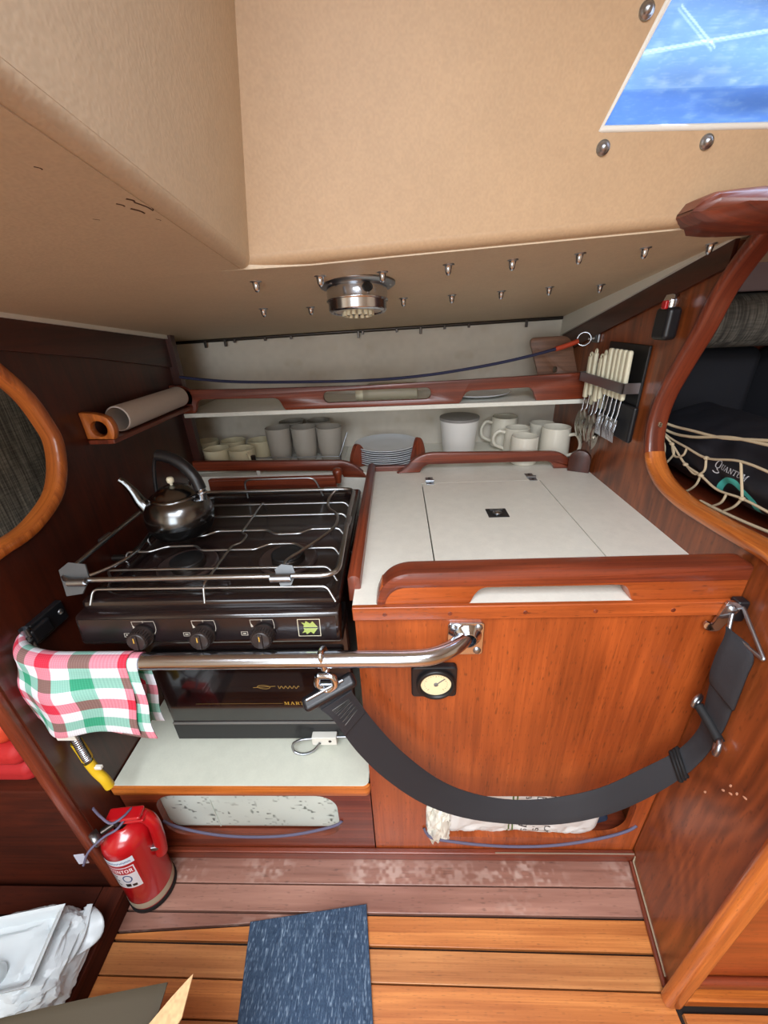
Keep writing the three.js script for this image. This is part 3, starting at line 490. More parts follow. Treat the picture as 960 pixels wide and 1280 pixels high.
// upper shelf with its fiddle
{
  const us = thing('upper_shelf', 'white upper shelf with a pierced mahogany fiddle along the back wall', 'shelf');
  mesh('board', bx(-0.575, 0.652, 0.990, 1.003, -0.949, -0.684, 0.002), M.cream, us, { grain: 'x' });
  const s = new THREE.Shape(); s.moveTo(-0.585, 1.0035); s.lineTo(-0.540, 1.0035); s.bezierCurveTo(-0.528, 1.012, -0.532, 1.043, -0.505, 1.044); s.lineTo(-0.290, 1.040); s.bezierCurveTo(-0.262, 1.039, -0.268, 1.012, -0.255, 1.0035); s.lineTo(0.270, 1.0035); s.bezierCurveTo(0.282, 1.012, 0.282, 1.038, 0.305, 1.039); s.lineTo(0.468, 1.042); s.bezierCurveTo(0.49, 1.042, 0.49, 1.014, 0.500, 1.0035); s.lineTo(0.652, 1.0035); s.lineTo(0.652, 1.079); s.lineTo(0.30, 1.071); s.lineTo(0.0, 1.066); s.lineTo(-0.35, 1.069); s.lineTo(-0.585, 1.074); s.closePath();
  const h = new THREE.Path(); rrectPath(h, -0.136, 0.186, 1.020, 1.053, 0.0155); s.holes.push(h);
  mesh('fiddle', crease(ext(s, -0.702, -0.684, 0.003, 10), 0.7), M.mahog, us, { grain: 'x' });
}

// ------------------------------------------------------------------ cooker
const canvasTex = (w, h, draw) => { const c = document.createElement('canvas'); c.width = w; c.height = h; const x = c.getContext('2d'); draw(x, w, h); const t = new THREE.CanvasTexture(c); t.colorSpace = THREE.SRGBColorSpace; t.anisotropy = 4; return t; };
{
  const sv = thing('gas_cooker', 'black-brown enamel gimballed gas cooker with wire pan grate and three knobs', 'cooker');
  const x0 = -0.490, x1 = -0.024;
  // body, recessed top pan and the sloping lip below the controls
  mesh('body', bx(x0 + 0.012, x1 - 0.012, 0.312, 0.735, -0.50, -0.112, 0.006), M.enamel, sv);
  const tp = new THREE.Shape(); rrectPath(tp, x0, x1, 0.012, 0.505, 0.012); const th = new THREE.Path(); rrectPath(th, x0 + 0.022, x1 - 0.022, 0.045, 0.480, 0.03); tp.holes.push(th);
  mesh('top_frame', crease(ext(tp, 0.790, 0.812, 0.005).rotateX(-PI / 2), 0.6), M.enamel, sv);
  mesh('top_pan', bx(x0 + 0.012, x1 - 0.012, 0.735, 0.798, -0.50, -0.018, 0.004), M.pan, sv);
  const ps = new THREE.Shape(); ps.moveTo(-0.03, 0.735); ps.lineTo(0.010, 0.735); ps.quadraticCurveTo(0.014, 0.74, 0.014, 0.746); ps.lineTo(0.008, 0.790); ps.quadraticCurveTo(0.006, 0.797, -0.002, 0.797); ps.lineTo(-0.03, 0.797); ps.closePath();
  const panel = mesh('control_panel', crease(extX(ps, x0, x1, 0.003), 0.6), M.enamel, sv);
  const lp = shapeOf([[-0.10, 0.700], [-0.03, 0.700], [-0.004, 0.735], [-0.10, 0.735]]);
  mesh('drip_lip', extX(lp, x0 + 0.004, x1 - 0.004, 0.002), M.black, sv);
  // printed fascia on the control panel
  const fasc = canvasTex(1400, 138, (c, w, h) => {
    c.fillStyle = '#191112'; c.fillRect(0, 0, w, h); c.strokeStyle = '#b9b2a4'; c.lineWidth = 3; const px = (x) => (x - x0) / (x1 - x0) * w;
    for (const kx of [-0.372, -0.262, -0.156]) { const k = px(kx); c.beginPath(); c.moveTo(k - 58, 60); c.lineTo(k - 62, 14); c.lineTo(k + 60, 14); c.quadraticCurveTo(k + 78, 80, k + 40, 104); c.stroke(); c.beginPath(); c.moveTo(k, 10); c.lineTo(k, 24); c.stroke(); c.strokeRect(k - 118, 88, 34, 22); c.fillStyle = '#b9b2a4'; c.fillRect(k - 110, 96, 18, 6); c.beginPath(); c.moveTo(k - 58, 36); c.lineTo(k - 46, 56); c.lineTo(k - 60, 60); c.fill(); }
    const bxx = px(-0.083) ; c.lineWidth = 4; c.strokeStyle = '#cfc8ae'; c.strokeRect(bxx - 26, 16, 118, 104); c.fillStyle = '#9fae5c';
    for (const s of [-1, 1]) { c.beginPath(); const m = 68; c.moveTo(bxx + 80, m + s * 3); c.lineTo(bxx + 54, m + s * 40); c.lineTo(bxx + 40, m + s * 26); c.lineTo(bxx + 18, m + s * 42); c.lineTo(bxx + 12, m + s * 28); c.lineTo(bxx - 8, m + s * 34); c.lineTo(bxx + 6, m + s * 16); c.lineTo(bxx + 2, m + s * 3); c.closePath(); c.fill(); }
  });
  const fm = new THREE.MeshPhysicalMaterial({ map: fasc, roughness: 0.3, clearcoat: 0.5, clearcoatRoughness: 0.15 });
  const fp = mesh('fascia', new THREE.PlaneGeometry(x1 - x0 - 0.012, 0.044), fm, panel, { keepUV: true }); fp.rotation.x = -0.135; fp.position.set((x0 + x1) / 2, 0.768, 0.0122);
  for (const kx of [-0.372, -0.262, -0.156]) {
    const k = mesh('knob', lathe([[0, 0.030], [0.017, 0.030], [0.0205, 0.027], [0.0215, 0.012], [0.0245, 0.008], [0.0245, 0.0], [0, 0]], 28).rotateX(PI / 2), M.knob, panel); k.position.set(kx, 0.759, 0.0130); k.rotation.x = -0.135; k.scale.setScalar(0.82);
    const ridge = []; for (let i = 0; i < 24; i++) { const a = i / 24 * 2 * PI; ridge.push(bx(-0.0012, 0.0012, -0.001, 0.001, 0.009, 0.026).translate(Math.cos(a) * 0.0212, Math.sin(a) * 0.0212, 0)); }
    ridge.push(bx(-0.0055, 0.0055, -0.0165, 0.0165, 0.029, 0.0335, 0.002)); mesh('grip', ridge, M.knob, k);
    mesh('pointer', bx(-0.0012, 0.0012, 0.002, 0.013, 0.0334, 0.0342), M.gold, k);
  }
  // oven door with window, lettering, trim and a pin latch
  const door = mesh('oven_door', bx(x0 + 0.006, x1 - 0.006, 0.318, 0.690, -0.114, -0.098, 0.006), M.enamel, sv);
  mesh('door_handle', bx(x0 + 0.02, x1 - 0.02, 0.594, 0.612, -0.099, -0.082, 0.006), M.black, door);
  mesh('door_trim', bx(x0 + 0.008, x1 - 0.008, 0.373, 0.379, -0.0985, -0.0945, 0.001), M.grey, door);
  mesh('door_kick', bx(x0 + 0.008, x1 - 0.008, 0.319, 0.372, -0.0985, -0.0955, 0.001), M.blackPl, door);
  const dt = canvasTex(1024, 512, (c, w, h) => {
    c.fillStyle = '#120c0d'; c.fillRect(0, 0, w, h); c.fillStyle = '#1f1c1c'; c.beginPath(); c.roundRect(140, 120, 640, 150, 22); c.fill();
    c.strokeStyle = '#8a6f3c'; c.lineWidth = 5; c.beginPath(); c.ellipse(560, 232, 34, 14, 0.1, 0, 7); c.stroke(); c.beginPath(); c.moveTo(500, 236); c.lineTo(626, 226); c.stroke();
    c.beginPath(); for (let i = 0; i < 26; i++) { const x = 640 + i * 4.6, y = 236 + 10 * Math.sin(i * 1.25) - (i === 0 ? 14 : 0); i ? c.lineTo(x, y) : c.moveTo(x, y); } c.stroke();
    c.strokeStyle = '#7d6433'; c.lineWidth = 3; c.beginPath(); c.moveTo(150, 368); c.lineTo(646, 368); c.stroke();
    c.fillStyle = '#b8913c'; c.font = 'bold 34px serif'; try { c.letterSpacing = '3px'; } catch (e) { } c.fillText('MARTIRI', 652, 380);
  });
  mesh('door_glass', new THREE.PlaneGeometry(0.43, 0.205).translate((x0 + x1) / 2, 0.487, -0.0974), new THREE.MeshPhysicalMaterial({ map: dt, roughness: 0.12, clearcoat: 0.6, clearcoatRoughness: 0.05 }), door, { keepUV: true });
  const lt = mesh('pin_latch', bx(-0.142, -0.082, 0.318, 0.345, -0.096, -0.078, 0.002), M.white, sv, { label: 'white pin latch with a wire loop' });
  mesh('wire_loop', tube([[-0.082, 0.338, -0.086], [-0.06, 0.338, -0.086]], 0.003, 4, 8), M.steelDull, lt);
  mesh('wire_loop', tube([[-0.142, 0.338, -0.082], [-0.17, 0.338, -0.078], [-0.188, 0.328, -0.074], [-0.186, 0.312, -0.068], [-0.165, 0.306, -0.064], [-0.14, 0.312, -0.068], [-0.122, 0.330, -0.076]], 0.003, 30, 8), M.steelDull, lt);
  mesh('screw', lathe([[0, 0.002], [0.003, 0.0015], [0.004, 0]], 10).rotateX(PI / 2).translate(-0.098, 0.333, -0.078), M.darkSteel, lt);
  for (const x of [-0.40, -0.10]) mesh('foot', lathe([[0.015, 0.314], [0.017, 0.299], [0, 0.299]], 14).translate(x, 0, -0.2), M.rubber, sv);
  for (const x of [-0.40, -0.10]) mesh('foot', lathe([[0.015, 0.314], [0.017, 0.299], [0, 0.299]], 14).translate(x, 0, -0.42), M.rubber, sv);
  for (const [x, z] of [[-0.356, -0.145], [-0.150, -0.160]]) {          // dished burners
    const b = mesh('burner', lathe([[0.060, 0.0], [0.0595, 0.006], [0.055, 0.007], [0.050, 0.001], [0.034, 0.0005]], 40).translate(x, 0.7985, z), M.burner, sv);
    mesh('burner_ring', lathe([[0.034, 0.0], [0.034, 0.010], [0.031, 0.013], [0.022, 0.013], [0.022, 0]], 32).translate(x, 0.7985, z), M.darkSteel, b);
    mesh('burner_cap', lathe([[0.033, 0.0], [0.0335, 0.003], [0.028, 0.006], [0, 0.007]], 32).translate(x, 0.8115, z), M.black, b);
  }
  // wire pan grate: cross bars, two of them cranked around the burners, and one bar fore and aft
  const gy = 0.830, gr = 0.0026, wire = (pts, r = gr, f = 0.01) => mesh('grate_bar', poly(pts, r, 8, f), M.wire, sv);
  wire([[-0.470, 0.806, -0.012], [-0.466, gy, -0.026], [-0.045, gy, -0.022], [-0.030, 0.806, -0.010]]);
  wire([[-0.484, 0.806, -0.092], [-0.480, gy, -0.086], [-0.052, gy, -0.083], [-0.030, 0.806, -0.060]]);
  for (const [z, d] of [[-0.152, -1], [-0.234, 1]]) {
    const h = 0.020 * d; wire([[-0.488, 0.806, z + 0.006], [-0.482, gy, z], [-0.432, gy, z], [-0.405, gy, z + h], [-0.345, gy, z + h], [-0.325, gy, z], [-0.212, gy, z], [-0.188, gy, z + h], [-0.135, gy, z + h], [-0.112, gy, z], [-0.050, gy, z], [-0.034, 0.806, z + 0.006]], gr, 0.008);
  }
  wire([[-0.486, 0.806, -0.305], [-0.480, gy, -0.308], [-0.048, gy, -0.307], [-0.034, 0.806, -0.300]]);
  wire([[-0.486, 0.806, -0.372], [-0.480, gy, -0.375], [-0.052, gy, -0.372], [-0.034, 0.806, -0.366]]);
  wire([[-0.262, 0.806, -0.012], [-0.264, gy + 0.005, -0.026], [-0.2625, gy + 0.005, -0.160], [-0.246, gy + 0.005, -0.172], [-0.246, gy + 0.005, -0.205], [-0.262, gy + 0.005, -0.215], [-0.262, gy + 0.005, -0.375], [-0.262, 0.806, -0.39]], 0.0024);
  // fiddle rail around the hob
  const fy = 0.858, rail = mesh('pan_rail', poly([[-0.375, fy, -0.395], [-0.028, fy, -0.392], [-0.028, fy, -0.250], [-0.022, fy, -0.015], [-0.512, fy, -0.015], [-0.520, fy, -0.137], [-0.527, fy, -0.330], [-0.515, fy, -0.395], [-0.37, fy, -0.395]], 0.0045, 10, 0.030), M.wire, sv);
  for (const [x, z] of [[-0.527, -0.150], [-0.026, -0.20]]) mesh('collar', poly([[x, fy, z], [x + 0.001, fy, z - 0.03]], 0.0062, 10), M.steelDull, rail);
  mesh('collar', poly([[-0.105, fy, -0.3925], [-0.07, fy, -0.3925]], 0.0062, 10), M.steelDull, rail);
  for (const x of [-0.49, -0.115]) {                                    // sheet-metal clamps on the front rail
    const c = new THREE.Shape(); c.moveTo(-0.028, 0.02); c.lineTo(-0.01, 0.034); c.lineTo(0.022, 0.030); c.lineTo(0.030, 0.005); c.lineTo(0.018, -0.024); c.lineTo(-0.012, -0.028); c.closePath();
    const m = mesh('pan_clamp', crease(ext(c, -0.0015, 0.0015), 0.5), M.clamp, rail); m.position.set(x, fy - 0.006, -0.022); m.rotation.x = -0.5; m.scale.setScalar(x < -0.3 ? 0.95 : 0.62);
    mesh('clamp_screw', sweepCircle([V(x + (x < -0.3 ? 0.004 : -0.02), fy, -0.008), V(x + (x < -0.3 ? 0.034 : 0.014), fy, -0.008)], 0.0070, 10), M.steelDull, rail);
  }
  // curved pot-holder arms
  mesh('pot_arm', tube([[-0.075, fy, -0.390], [-0.090, 0.845, -0.372], [-0.088, 0.838, -0.33], [-0.062, 0.836, -0.29], [-0.058, 0.837, -0.235], [-0.075, 0.840, -0.185], [-0.110, 0.842, -0.120], [-0.128, 0.846, -0.08], [-0.120, 0.852, -0.03]], 0.0035, 60, 8), M.wire, sv);
  mesh('pot_arm', tube([[-0.50, 0.852, -0.02], [-0.470, 0.845, -0.06], [-0.448, 0.842, -0.12], [-0.46, 0.842, -0.2], [-0.47, 0.845, -0.28], [-0.455, 0.85, -0.33]], 0.0035, 50, 8), M.wire, sv);
  mesh('back_hoop', poly([[-0.34, 0.806, -0.475], [-0.34, 0.862, -0.470], [-0.145, 0.862, -0.470], [-0.128, 0.806, -0.475]], 0.0028, 8, 0.02), M.wire, sv);
  // side hangers of the gimbal
  for (const x of [-0.515, -0.016]) mesh('gimbal_plate', bx(x - 0.003, x + 0.003, 0.70, 0.80, -0.30, -0.20, 0.002), M.darkSteel, sv);
  mesh('gimbal_pivot', [sweepCircle([V(-0.599, 0.757, -0.25), V(-0.484, 0.757, -0.25)], 0.008, 12), sweepCircle([V(-0.03, 0.757, -0.25), V(-0.001, 0.757, -0.25)], 0.008, 12)], M.darkSteel, sv);
}
// kettle
{
  const k = thing('kettle', 'tarnished stainless kettle with black handle and thin spout standing on the cooker', 'kettle');
  k.position.set(-0.398, 0.8335, -0.235);
  const prof = [[0, 0], [0.050, 0], [0.058, 0.004], [0.066, 0.018], [0.070, 0.038], [0.068, 0.056], [0.060, 0.074], [0.050, 0.084], [0.046, 0.087]];
  const sp = new THREE.SplineCurve(prof.slice(1).map(([r, y]) => new THREE.Vector2(r, y))).getPoints(40);
  mesh('body', lathe(sp.filter((p) => p.y > 0.030).map((p) => [p.x, p.y]), 56), M.kettle, k); mesh('sooty_base', lathe([[0, 0], ...sp.filter((p) => p.y < 0.0335).map((p) => [p.x, p.y])], 56), M.soot, k, { label: 'blackened lower half' });
  const lid = mesh('lid', lathe([[0.050, 0.084], [0.0505, 0.088], [0.046, 0.0905], [0.043, 0.090], [0.040, 0.0945], [0.030, 0.103], [0.016, 0.109], [0, 0.111]], 48), M.kettle, k);
  mesh('lid_knob', lathe([[0.003, 0.110], [0.003, 0.114], [0.007, 0.117], [0.0075, 0.124], [0.005, 0.128], [0, 0.128]], 20), M.ivory, lid);
  // handle bail runs from the right shoulder, up and over to the left back
  mesh('handle', tube([[0.060, 0.098, 0.0], [0.052, 0.122, -0.004], [0.030, 0.150, -0.01], [0.004, 0.166, -0.014], [-0.022, 0.172, -0.016]], 0.0125, 40, 12).applyMatrix4(new THREE.Matrix4().makeScale(1, 1, 1.0)), M.blackPl, k);
  mesh('handle_ferrule', [sweepCircle([V(0.0595, 0.076, 0), V(0.062, 0.100, 0)], 0.0085, 14), new THREE.TorusGeometry(0.0095, 0.002, 8, 18).rotateX(PI / 2).translate(0.061, 0.092, 0)], M.steel, k);
  mesh('handle_bracket', tube([[-0.022, 0.172, -0.016], [-0.034, 0.156, -0.018], [-0.044, 0.120, -0.018], [-0.050, 0.080, -0.018]], 0.004, 24, 8), M.blackPl, k);
  const sc = curve([[-0.060, 0.058, 0.008], [-0.072, 0.078, 0.010], [-0.080, 0.105, 0.012], [-0.092, 0.126, 0.014], [-0.098, 0.131, 0.0145]]), N = 24, S = [];
  for (let i = 0; i <= N; i++) S.push(sc.getPoint(i / N));
  const spg = new THREE.TubeGeometry(sc, N, 1, 14, false), pp = spg.attributes.position; for (let i = 0; i <= N; i++) { const r = mix(0.016, 0.0065, Math.min(1, i / N * 1.5)); for (let j = 0; j <= 14; j++) { const id = i * 15 + j; pp.setXYZ(id, S[i].x + (pp.getX(id) - S[i].x) * r, S[i].y + (pp.getY(id) - S[i].y) * r, S[i].z + (pp.getZ(id) - S[i].z) * r); } } spg.computeVertexNormals();
  mesh('spout', spg, M.kettle, k);
}
// ------------------------------------------------------------------ grab rail, towel, thermometer
const TY = 0.735, TZ = 0.052;
{
  const r = thing('grab_rail', 'polished stainless grab rail across the cooker with a bolted end flange', 'grab rail');
  mesh('tube', tube([[-0.602, 0.750, -0.02], [-0.594, 0.750, 0.015], [-0.572, 0.747, 0.042], [-0.53, TY + 0.004, TZ], [-0.45, TY, TZ], [-0.3, TY, TZ], [-0.1, TY, TZ], [0.05, TY, TZ], [0.09, TY, TZ], [0.13, TY + 0.001, 0.049], [0.165, TY + 0.002, 0.034], [0.19, TY + 0.003, 0.012], [0.198, TY + 0.003, 0.001]], 0.0142, 140, 20), M.steel, r);
  mesh('flange', [ext(rrect(0.163, 0.226, 0.694, 0.766, 0.006), 0.0002, 0.005, 0.0012), lathe([[0.026, 0], [0.024, 0.004], [0.018, 0.009], [0.0155, 0.014], [0.0140, 0.014]], 28).rotateX(PI / 2).translate(0.197, TY + 0.003, 0.004)], M.chrome, r);
  for (const [x, y] of [[0.173, 0.756], [0.216, 0.756], [0.216, 0.704], [0.173, 0.704]]) mesh('bolt', lathe([[0, 0.004], [0.005, 0.0035], [0.007, 0.001], [0.007, 0]], 16).rotateX(PI / 2).translate(x, y, 0.005), M.steelDull, r);
  mesh('bulkhead_bracket', [bx(-0.5998, -0.586, 0.728, 0.772, -0.075, 0.002, 0.004), bx(-0.5998, -0.580, 0.735, 0.765, -0.035, 0.010, 0.006)], M.blackPl, r);
  for (const z of [-0.062, -0.016]) mesh('bolt', lathe([[0, 0.004], [0.004, 0.003], [0.006, 0]], 14).rotateZ(-PI / 2).translate(-0.586, 0.752, z), M.steelDull, r);
}
{
  const t = thing('tea_towel', 'red and green checked tea towel folded over the left end of the rail', 'towel');
  const tex = canvasTex(1024, 1024, (c, w, h) => {
    const n = 16, s = w / n, C = { W: [222, 224, 230], R: [205, 32, 58], G: [40, 150, 112], B: [205, 32, 58] }, seq = ['W', 'R', 'W', 'G'];
    for (let i = 0; i < n; i++) for (let j = 0; j < n; j++) { const a = C[seq[i % 4]], b = C[seq[(j + 1) % 4]]; const col = seq[i % 4] === seq[(j + 1) % 4] ? a : [0, 1, 2].map((k) => (a[k] + b[k]) / 2); c.fillStyle = `rgb(${col.map(Math.round)})`; c.fillRect(i * s, j * s, s + 1, s + 1); }
    c.globalAlpha = 0.08; for (let i = 0; i < w; i += 4) { c.fillStyle = i % 8 ? '#fff' : '#444'; c.fillRect(i, 0, 2, h); c.fillRect(0, i, w, 2); }
  });
  tex.wrapS = tex.wrapT = THREE.RepeatWrapping;
  const mat = new THREE.MeshPhysicalMaterial({ map: tex, roughness: 0.9, sheen: 0.3, side: THREE.DoubleSide });
  const path = curve([[-0.602, 0.750, -0.02], [-0.594, 0.750, 0.015], [-0.572, 0.747, 0.042], [-0.53, TY + 0.004, TZ], [-0.45, TY, TZ], [-0.32, TY, TZ]]);
  // layer: u across, v from the back hem over the rail to the front hem
  const layer = (u0, u1, front, back, r, skew, ph, dz) => {
    const f = (u, v) => {
      const q = path.getPoint(mix(u0, u1, u)), arc = PI * r, L = back + arc + front, s = v * L;
      const d = V(0.20 * (1 - u) - 0.02, 0, 1).normalize(); let off, y;
      if (s < back) { off = -r; y = -(back - s); } else if (s < back + arc) { const a = PI - (s - back) / r; off = Math.cos(a) * r; y = Math.sin(a) * r; } else { off = r; y = -(s - back - arc); }
      const hang = Math.max(0, -y), wv = Math.min(1, hang / 0.05);
      off += wv * (0.006 * Math.sin(u * 11 + ph + hang * 8) + dz * Math.min(1, hang / 0.06));
      const x = q.x + skew * hang + wv * 0.004 * Math.sin(hang * 46 + u * 5);
      return V(x, q.y + y + 0.003 * Math.sin(u * 9 + ph) * wv, q.z + d.z * off);
    };
    const g = thickSheet(40, 60, f, 0.0016); const L = back + PI * r + front; const uv = g.attributes.uv; for (let i = 0; i < uv.count; i++) uv.setXY(i, uv.getX(i) * 0.30 * (u1 - u0) / 0.37, uv.getY(i) * L / 0.37); return g;
  };
  mesh('front_fold', layer(0.20, 0.915, 0.152, 0.135, 0.0170, -0.10, 0.4, 0.010), mat, t, { keepUV: true });
  mesh('inner_fold', layer(0.30, 0.94, 0.162, 0.155, 0.0152, -0.05, 1.8, 0.003), mat, t, { keepUV: true });
  const p = path.getPoint(0.62); mesh('care_tag', bx(p.x - 0.045, p.x - 0.008, 0.556, 0.574, 0.070, 0.0708), M.white, t, { label: 'small white care tag' });
}
{
  const t = thing('thermometer', 'round cream dial thermometer in a square black case on the icebox front', 'thermometer');
  mesh('case', ext(rrect(0.098, 0.182, 0.596, 0.672, 0.008), 0.0003, 0.014, 0.003), M.blackPl, t);
  mesh('bezel', lathe([[0.036, 0.0], [0.036, 0.006], [0.033, 0.009], [0.0285, 0.007], [0.028, 0.003]], 40).rotateX(PI / 2).translate(0.143, 0.633, 0.0138), M.black, t);
  const dial = canvasTex(256, 256, (c, w) => { c.fillStyle = '#e9d9ae'; c.fillRect(0, 0, w, w); c.translate(128, 128); c.strokeStyle = '#4a4030'; c.lineWidth = 3; for (let i = 0; i <= 20; i++) { const a = (0.75 + 1.5 * i / 20) * PI; c.beginPath(); c.moveTo(Math.cos(a) * 96, Math.sin(a) * 96); c.lineTo(Math.cos(a) * (i % 5 ? 88 : 78), Math.sin(a) * (i % 5 ? 88 : 78)); c.stroke(); } });
  const d = mesh('dial', new THREE.CircleGeometry(0.029, 40).translate(0.143, 0.633, 0.0165), new THREE.MeshPhysicalMaterial({ map: dial, roughness: 0.4, clearcoat: 0.8, clearcoatRoughness: 0.05 }), t, { keepUV: true });
  mesh('needle', [sweepCircle([V(0.143, 0.633, 0.0175), V(0.159, 0.647, 0.0175)], 0.0009, 6), lathe([[0, 0.002], [0.004, 0.002], [0.004, 0]], 14).rotateX(PI / 2).translate(0.143, 0.633, 0.0165)], M.grey, d);
}
// ------------------------------------------------------------------ safety strap
{
  const st = thing('safety_strap', 'black webbing galley strap hanging in a loop before the icebox', 'strap');
  const A = [[-0.010, 0.668, 0.052], [-0.005, 0.642, 0.046], [0.030, 0.563, 0.045], [0.081, 0.476, 0.045], [0.161, 0.383, 0.045], [0.237, 0.339, 0.045], [0.321, 0.322, 0.045], [0.402, 0.334, 0.045], [0.477, 0.365, 0.045], [0.543, 0.425, 0.045], [0.600, 0.491, 0.046], [0.617, 0.550, 0.047], [0.612, 0.595, 0.048]].map((p) => V(...p));
  const B = [[-0.066, 0.648, 0.072], [-0.046, 0.626, 0.075], [-0.007, 0.532, 0.075], [0.041, 0.450, 0.075], [0.118, 0.363, 0.075], [0.200, 0.315, 0.075], [0.299, 0.293, 0.075], [0.397, 0.294, 0.075], [0.486, 0.329, 0.075], [0.553, 0.392, 0.076], [0.602, 0.467, 0.077], [0.619, 0.528, 0.078], [0.620, 0.572, 0.080]].map((p) => V(...p));
  const ca = curve(A), cb = curve(B);
  const band = (u0, u1, lift, th = 0.0024) => thickSheet(4, 60, (u, v) => { const t = mix(u0, u1, v), a = ca.getPoint(t), b = cb.getPoint(t); const n = ca.getTangent(t).cross(b.clone().sub(a)).normalize(); return a.lerp(b, u).addScaledVector(n, -lift); }, th);
  mesh('webbing', band(0, 1, 0), M.web, st);
  mesh('stitched_fold', band(0.02, 0.13, 0.0032), M.web, st);
  mesh('stitching', (() => { const z = []; for (let i = 0; i <= 14; i++) { const t = 0.055 + 0.06 * (i / 14), w = i % 2 ? 0.2 : 0.8; const a = ca.getPoint(t), b = cb.getPoint(t), n = ca.getTangent(t).cross(b.clone().sub(a)).normalize(); z.push(a.lerp(b, w).addScaledVector(n, -0.006)); } return sweepCircle(z, 0.0007, 5); })(), M.grey, st);
  mesh('keeper', (() => { const g = []; for (const t of [0.815, 0.822, 0.829]) { const a = ca.getPoint(t), b = cb.getPoint(t), n = ca.getTangent(t).cross(b.clone().sub(a)).normalize(); g.push(sweepCircle([a.clone().lerp(b, -0.06).addScaledVector(n, 0), a.clone().lerp(b, -0.05).addScaledVector(n, -0.006), a.clone().lerp(b, 1.05).addScaledVector(n, -0.006), a.clone().lerp(b, 1.06)], 0.0042, 8)); } return g; })(), M.rubber, st);
  // left buckle
  const a0 = ca.getPoint(0), b0 = cb.getPoint(0), dir = a0.clone().sub(b0).normalize();
  const pad = new RoundedBoxGeometry(0.098, 0.020, 0.026, 3, 0.008), mm = new THREE.Matrix4().lookAt(V(), V(0, 0.6, -0.4), dir.clone().cross(V(0, 0.2, 1)));
  const bz = dir.clone().cross(V(0.4, 0.8, 0.3)).normalize(), by = bz.clone().cross(dir); pad.applyMatrix4(new THREE.Matrix4().makeBasis(dir, by, bz)); const mid = a0.clone().add(b0).multiplyScalar(0.5).add(V(-0.006, 0.012, 0)); pad.translate(mid.x, mid.y, mid.z);
  mesh('buckle', pad, M.blackPl, st);
  mesh('buckle_plate', sweepCircle([mid.clone().addScaledVector(dir, -0.034).add(V(-0.006, 0.012, 0.006)), mid.clone().addScaledVector(dir, 0.034).add(V(-0.006, 0.012, 0.006))], 0.0032, 8), M.steelDull, st);
  // shiny snap shackle between rail and buckle
  const hook = [];
  hook.push(tube([[-0.047, TY - 0.012, TZ + 0.010], [-0.052, TY + 0.016, TZ + 0.004], [-0.050, TY + 0.008, TZ - 0.016], [-0.046, TY - 0.018, TZ - 0.006], [-0.048, TY - 0.032, TZ + 0.010]], 0.0052, 40, 10));
  hook.push(tube([[-0.060, 0.706, 0.060], [-0.036, 0.706, 0.062], [-0.032, 0.690, 0.064], [-0.046, 0.676, 0.064], [-0.062, 0.688, 0.062], [-0.060, 0.706, 0.060]], 0.0060, 40, 10));
  mesh('snap_shackle', hook, M.chrome, st);
  mesh('shackle_tab', bx(-0.062, -0.036, 0.664, 0.690, 0.056, 0.064, 0.003), M.steelDull, st);
  // upper right: doubled webbing, slide buckle, triangular ring and hook plate
  const seg2 = (a, b, th) => { const c1 = curve(a), c2 = curve(b); return thickSheet(4, 24, (u, v) => c1.getPoint(v).lerp(c2.getPoint(v), u), th); };
  mesh('webbing', seg2([[0.611, 0.592, 0.048], [0.608, 0.62, 0.048], [0.603, 0.66, 0.047], [0.600, 0.72, 0.046], [0.604, 0.756, 0.044]], [[0.621, 0.570, 0.081], [0.621, 0.60, 0.082], [0.619, 0.645, 0.082], [0.617, 0.70, 0.080], [0.616, 0.752, 0.076]], 0.0045), M.web, st);
  mesh('webbing_loop', seg2([[0.598, 0.672, 0.050], [0.592, 0.695, 0.050], [0.592, 0.735, 0.047], [0.598, 0.765, 0.042], [0.605, 0.774, 0.030]], [[0.610, 0.655, 0.092], [0.607, 0.685, 0.093], [0.607, 0.728, 0.090], [0.611, 0.760, 0.084], [0.615, 0.770, 0.066]], 0.005), M.web, st);
  mesh('slide_bar', sweepCircle([V(0.603, 0.606, 0.042), V(0.611, 0.590, 0.064), V(0.618, 0.572, 0.088)], 0.0080, 12), M.rubber, st);
  mesh('slide_ring', new THREE.TorusGeometry(0.011, 0.004, 8, 20).rotateY(0.5).translate(0.602, 0.611, 0.038), M.steelDull, st); mesh('slide_ring', new THREE.TorusGeometry(0.013, 0.0045, 8, 20).rotateY(0.9).translate(0.613, 0.566, 0.092), M.steelDull, st);
  mesh('triangle_ring', poly([[0.622, 0.802, 0.012], [0.607, 0.770, 0.035], [0.616, 0.766, 0.095], [0.628, 0.806, 0.020], [0.622, 0.802, 0.012]], 0.0032, 8, 0.006), M.steelDull, st);
  mesh('hook_plate', (() => { const s = new THREE.Shape(); s.moveTo(-0.011, 0.018); s.quadraticCurveTo(0, 0.026, 0.011, 0.018); s.lineTo(0.009, -0.036); s.quadraticCurveTo(0.004, -0.046, -0.009, -0.044); s.quadraticCurveTo(-0.018, -0.040, -0.014, -0.030); s.lineTo(-0.006, -0.030); s.closePath(); return crease(ext(s, -0.003, 0.003, 0.001), 0.6).rotateZ(-0.28).rotateY(-0.3).translate(0.612, 0.792, 0.016); })(), M.steel, st);
  mesh('hook_bolt', lathe([[0, 0.008], [0.005, 0.007], [0.008, 0.003], [0.008, 0]], 16).rotateX(PI / 2).rotateY(-0.3).translate(0.612, 0.801, 0.018), M.steelDull, st);
  mesh('anchor_plate', bx(0.619, 0.638, 0.775, 0.815, 0.003, 0.022, 0.004), M.blackPl, st);
}
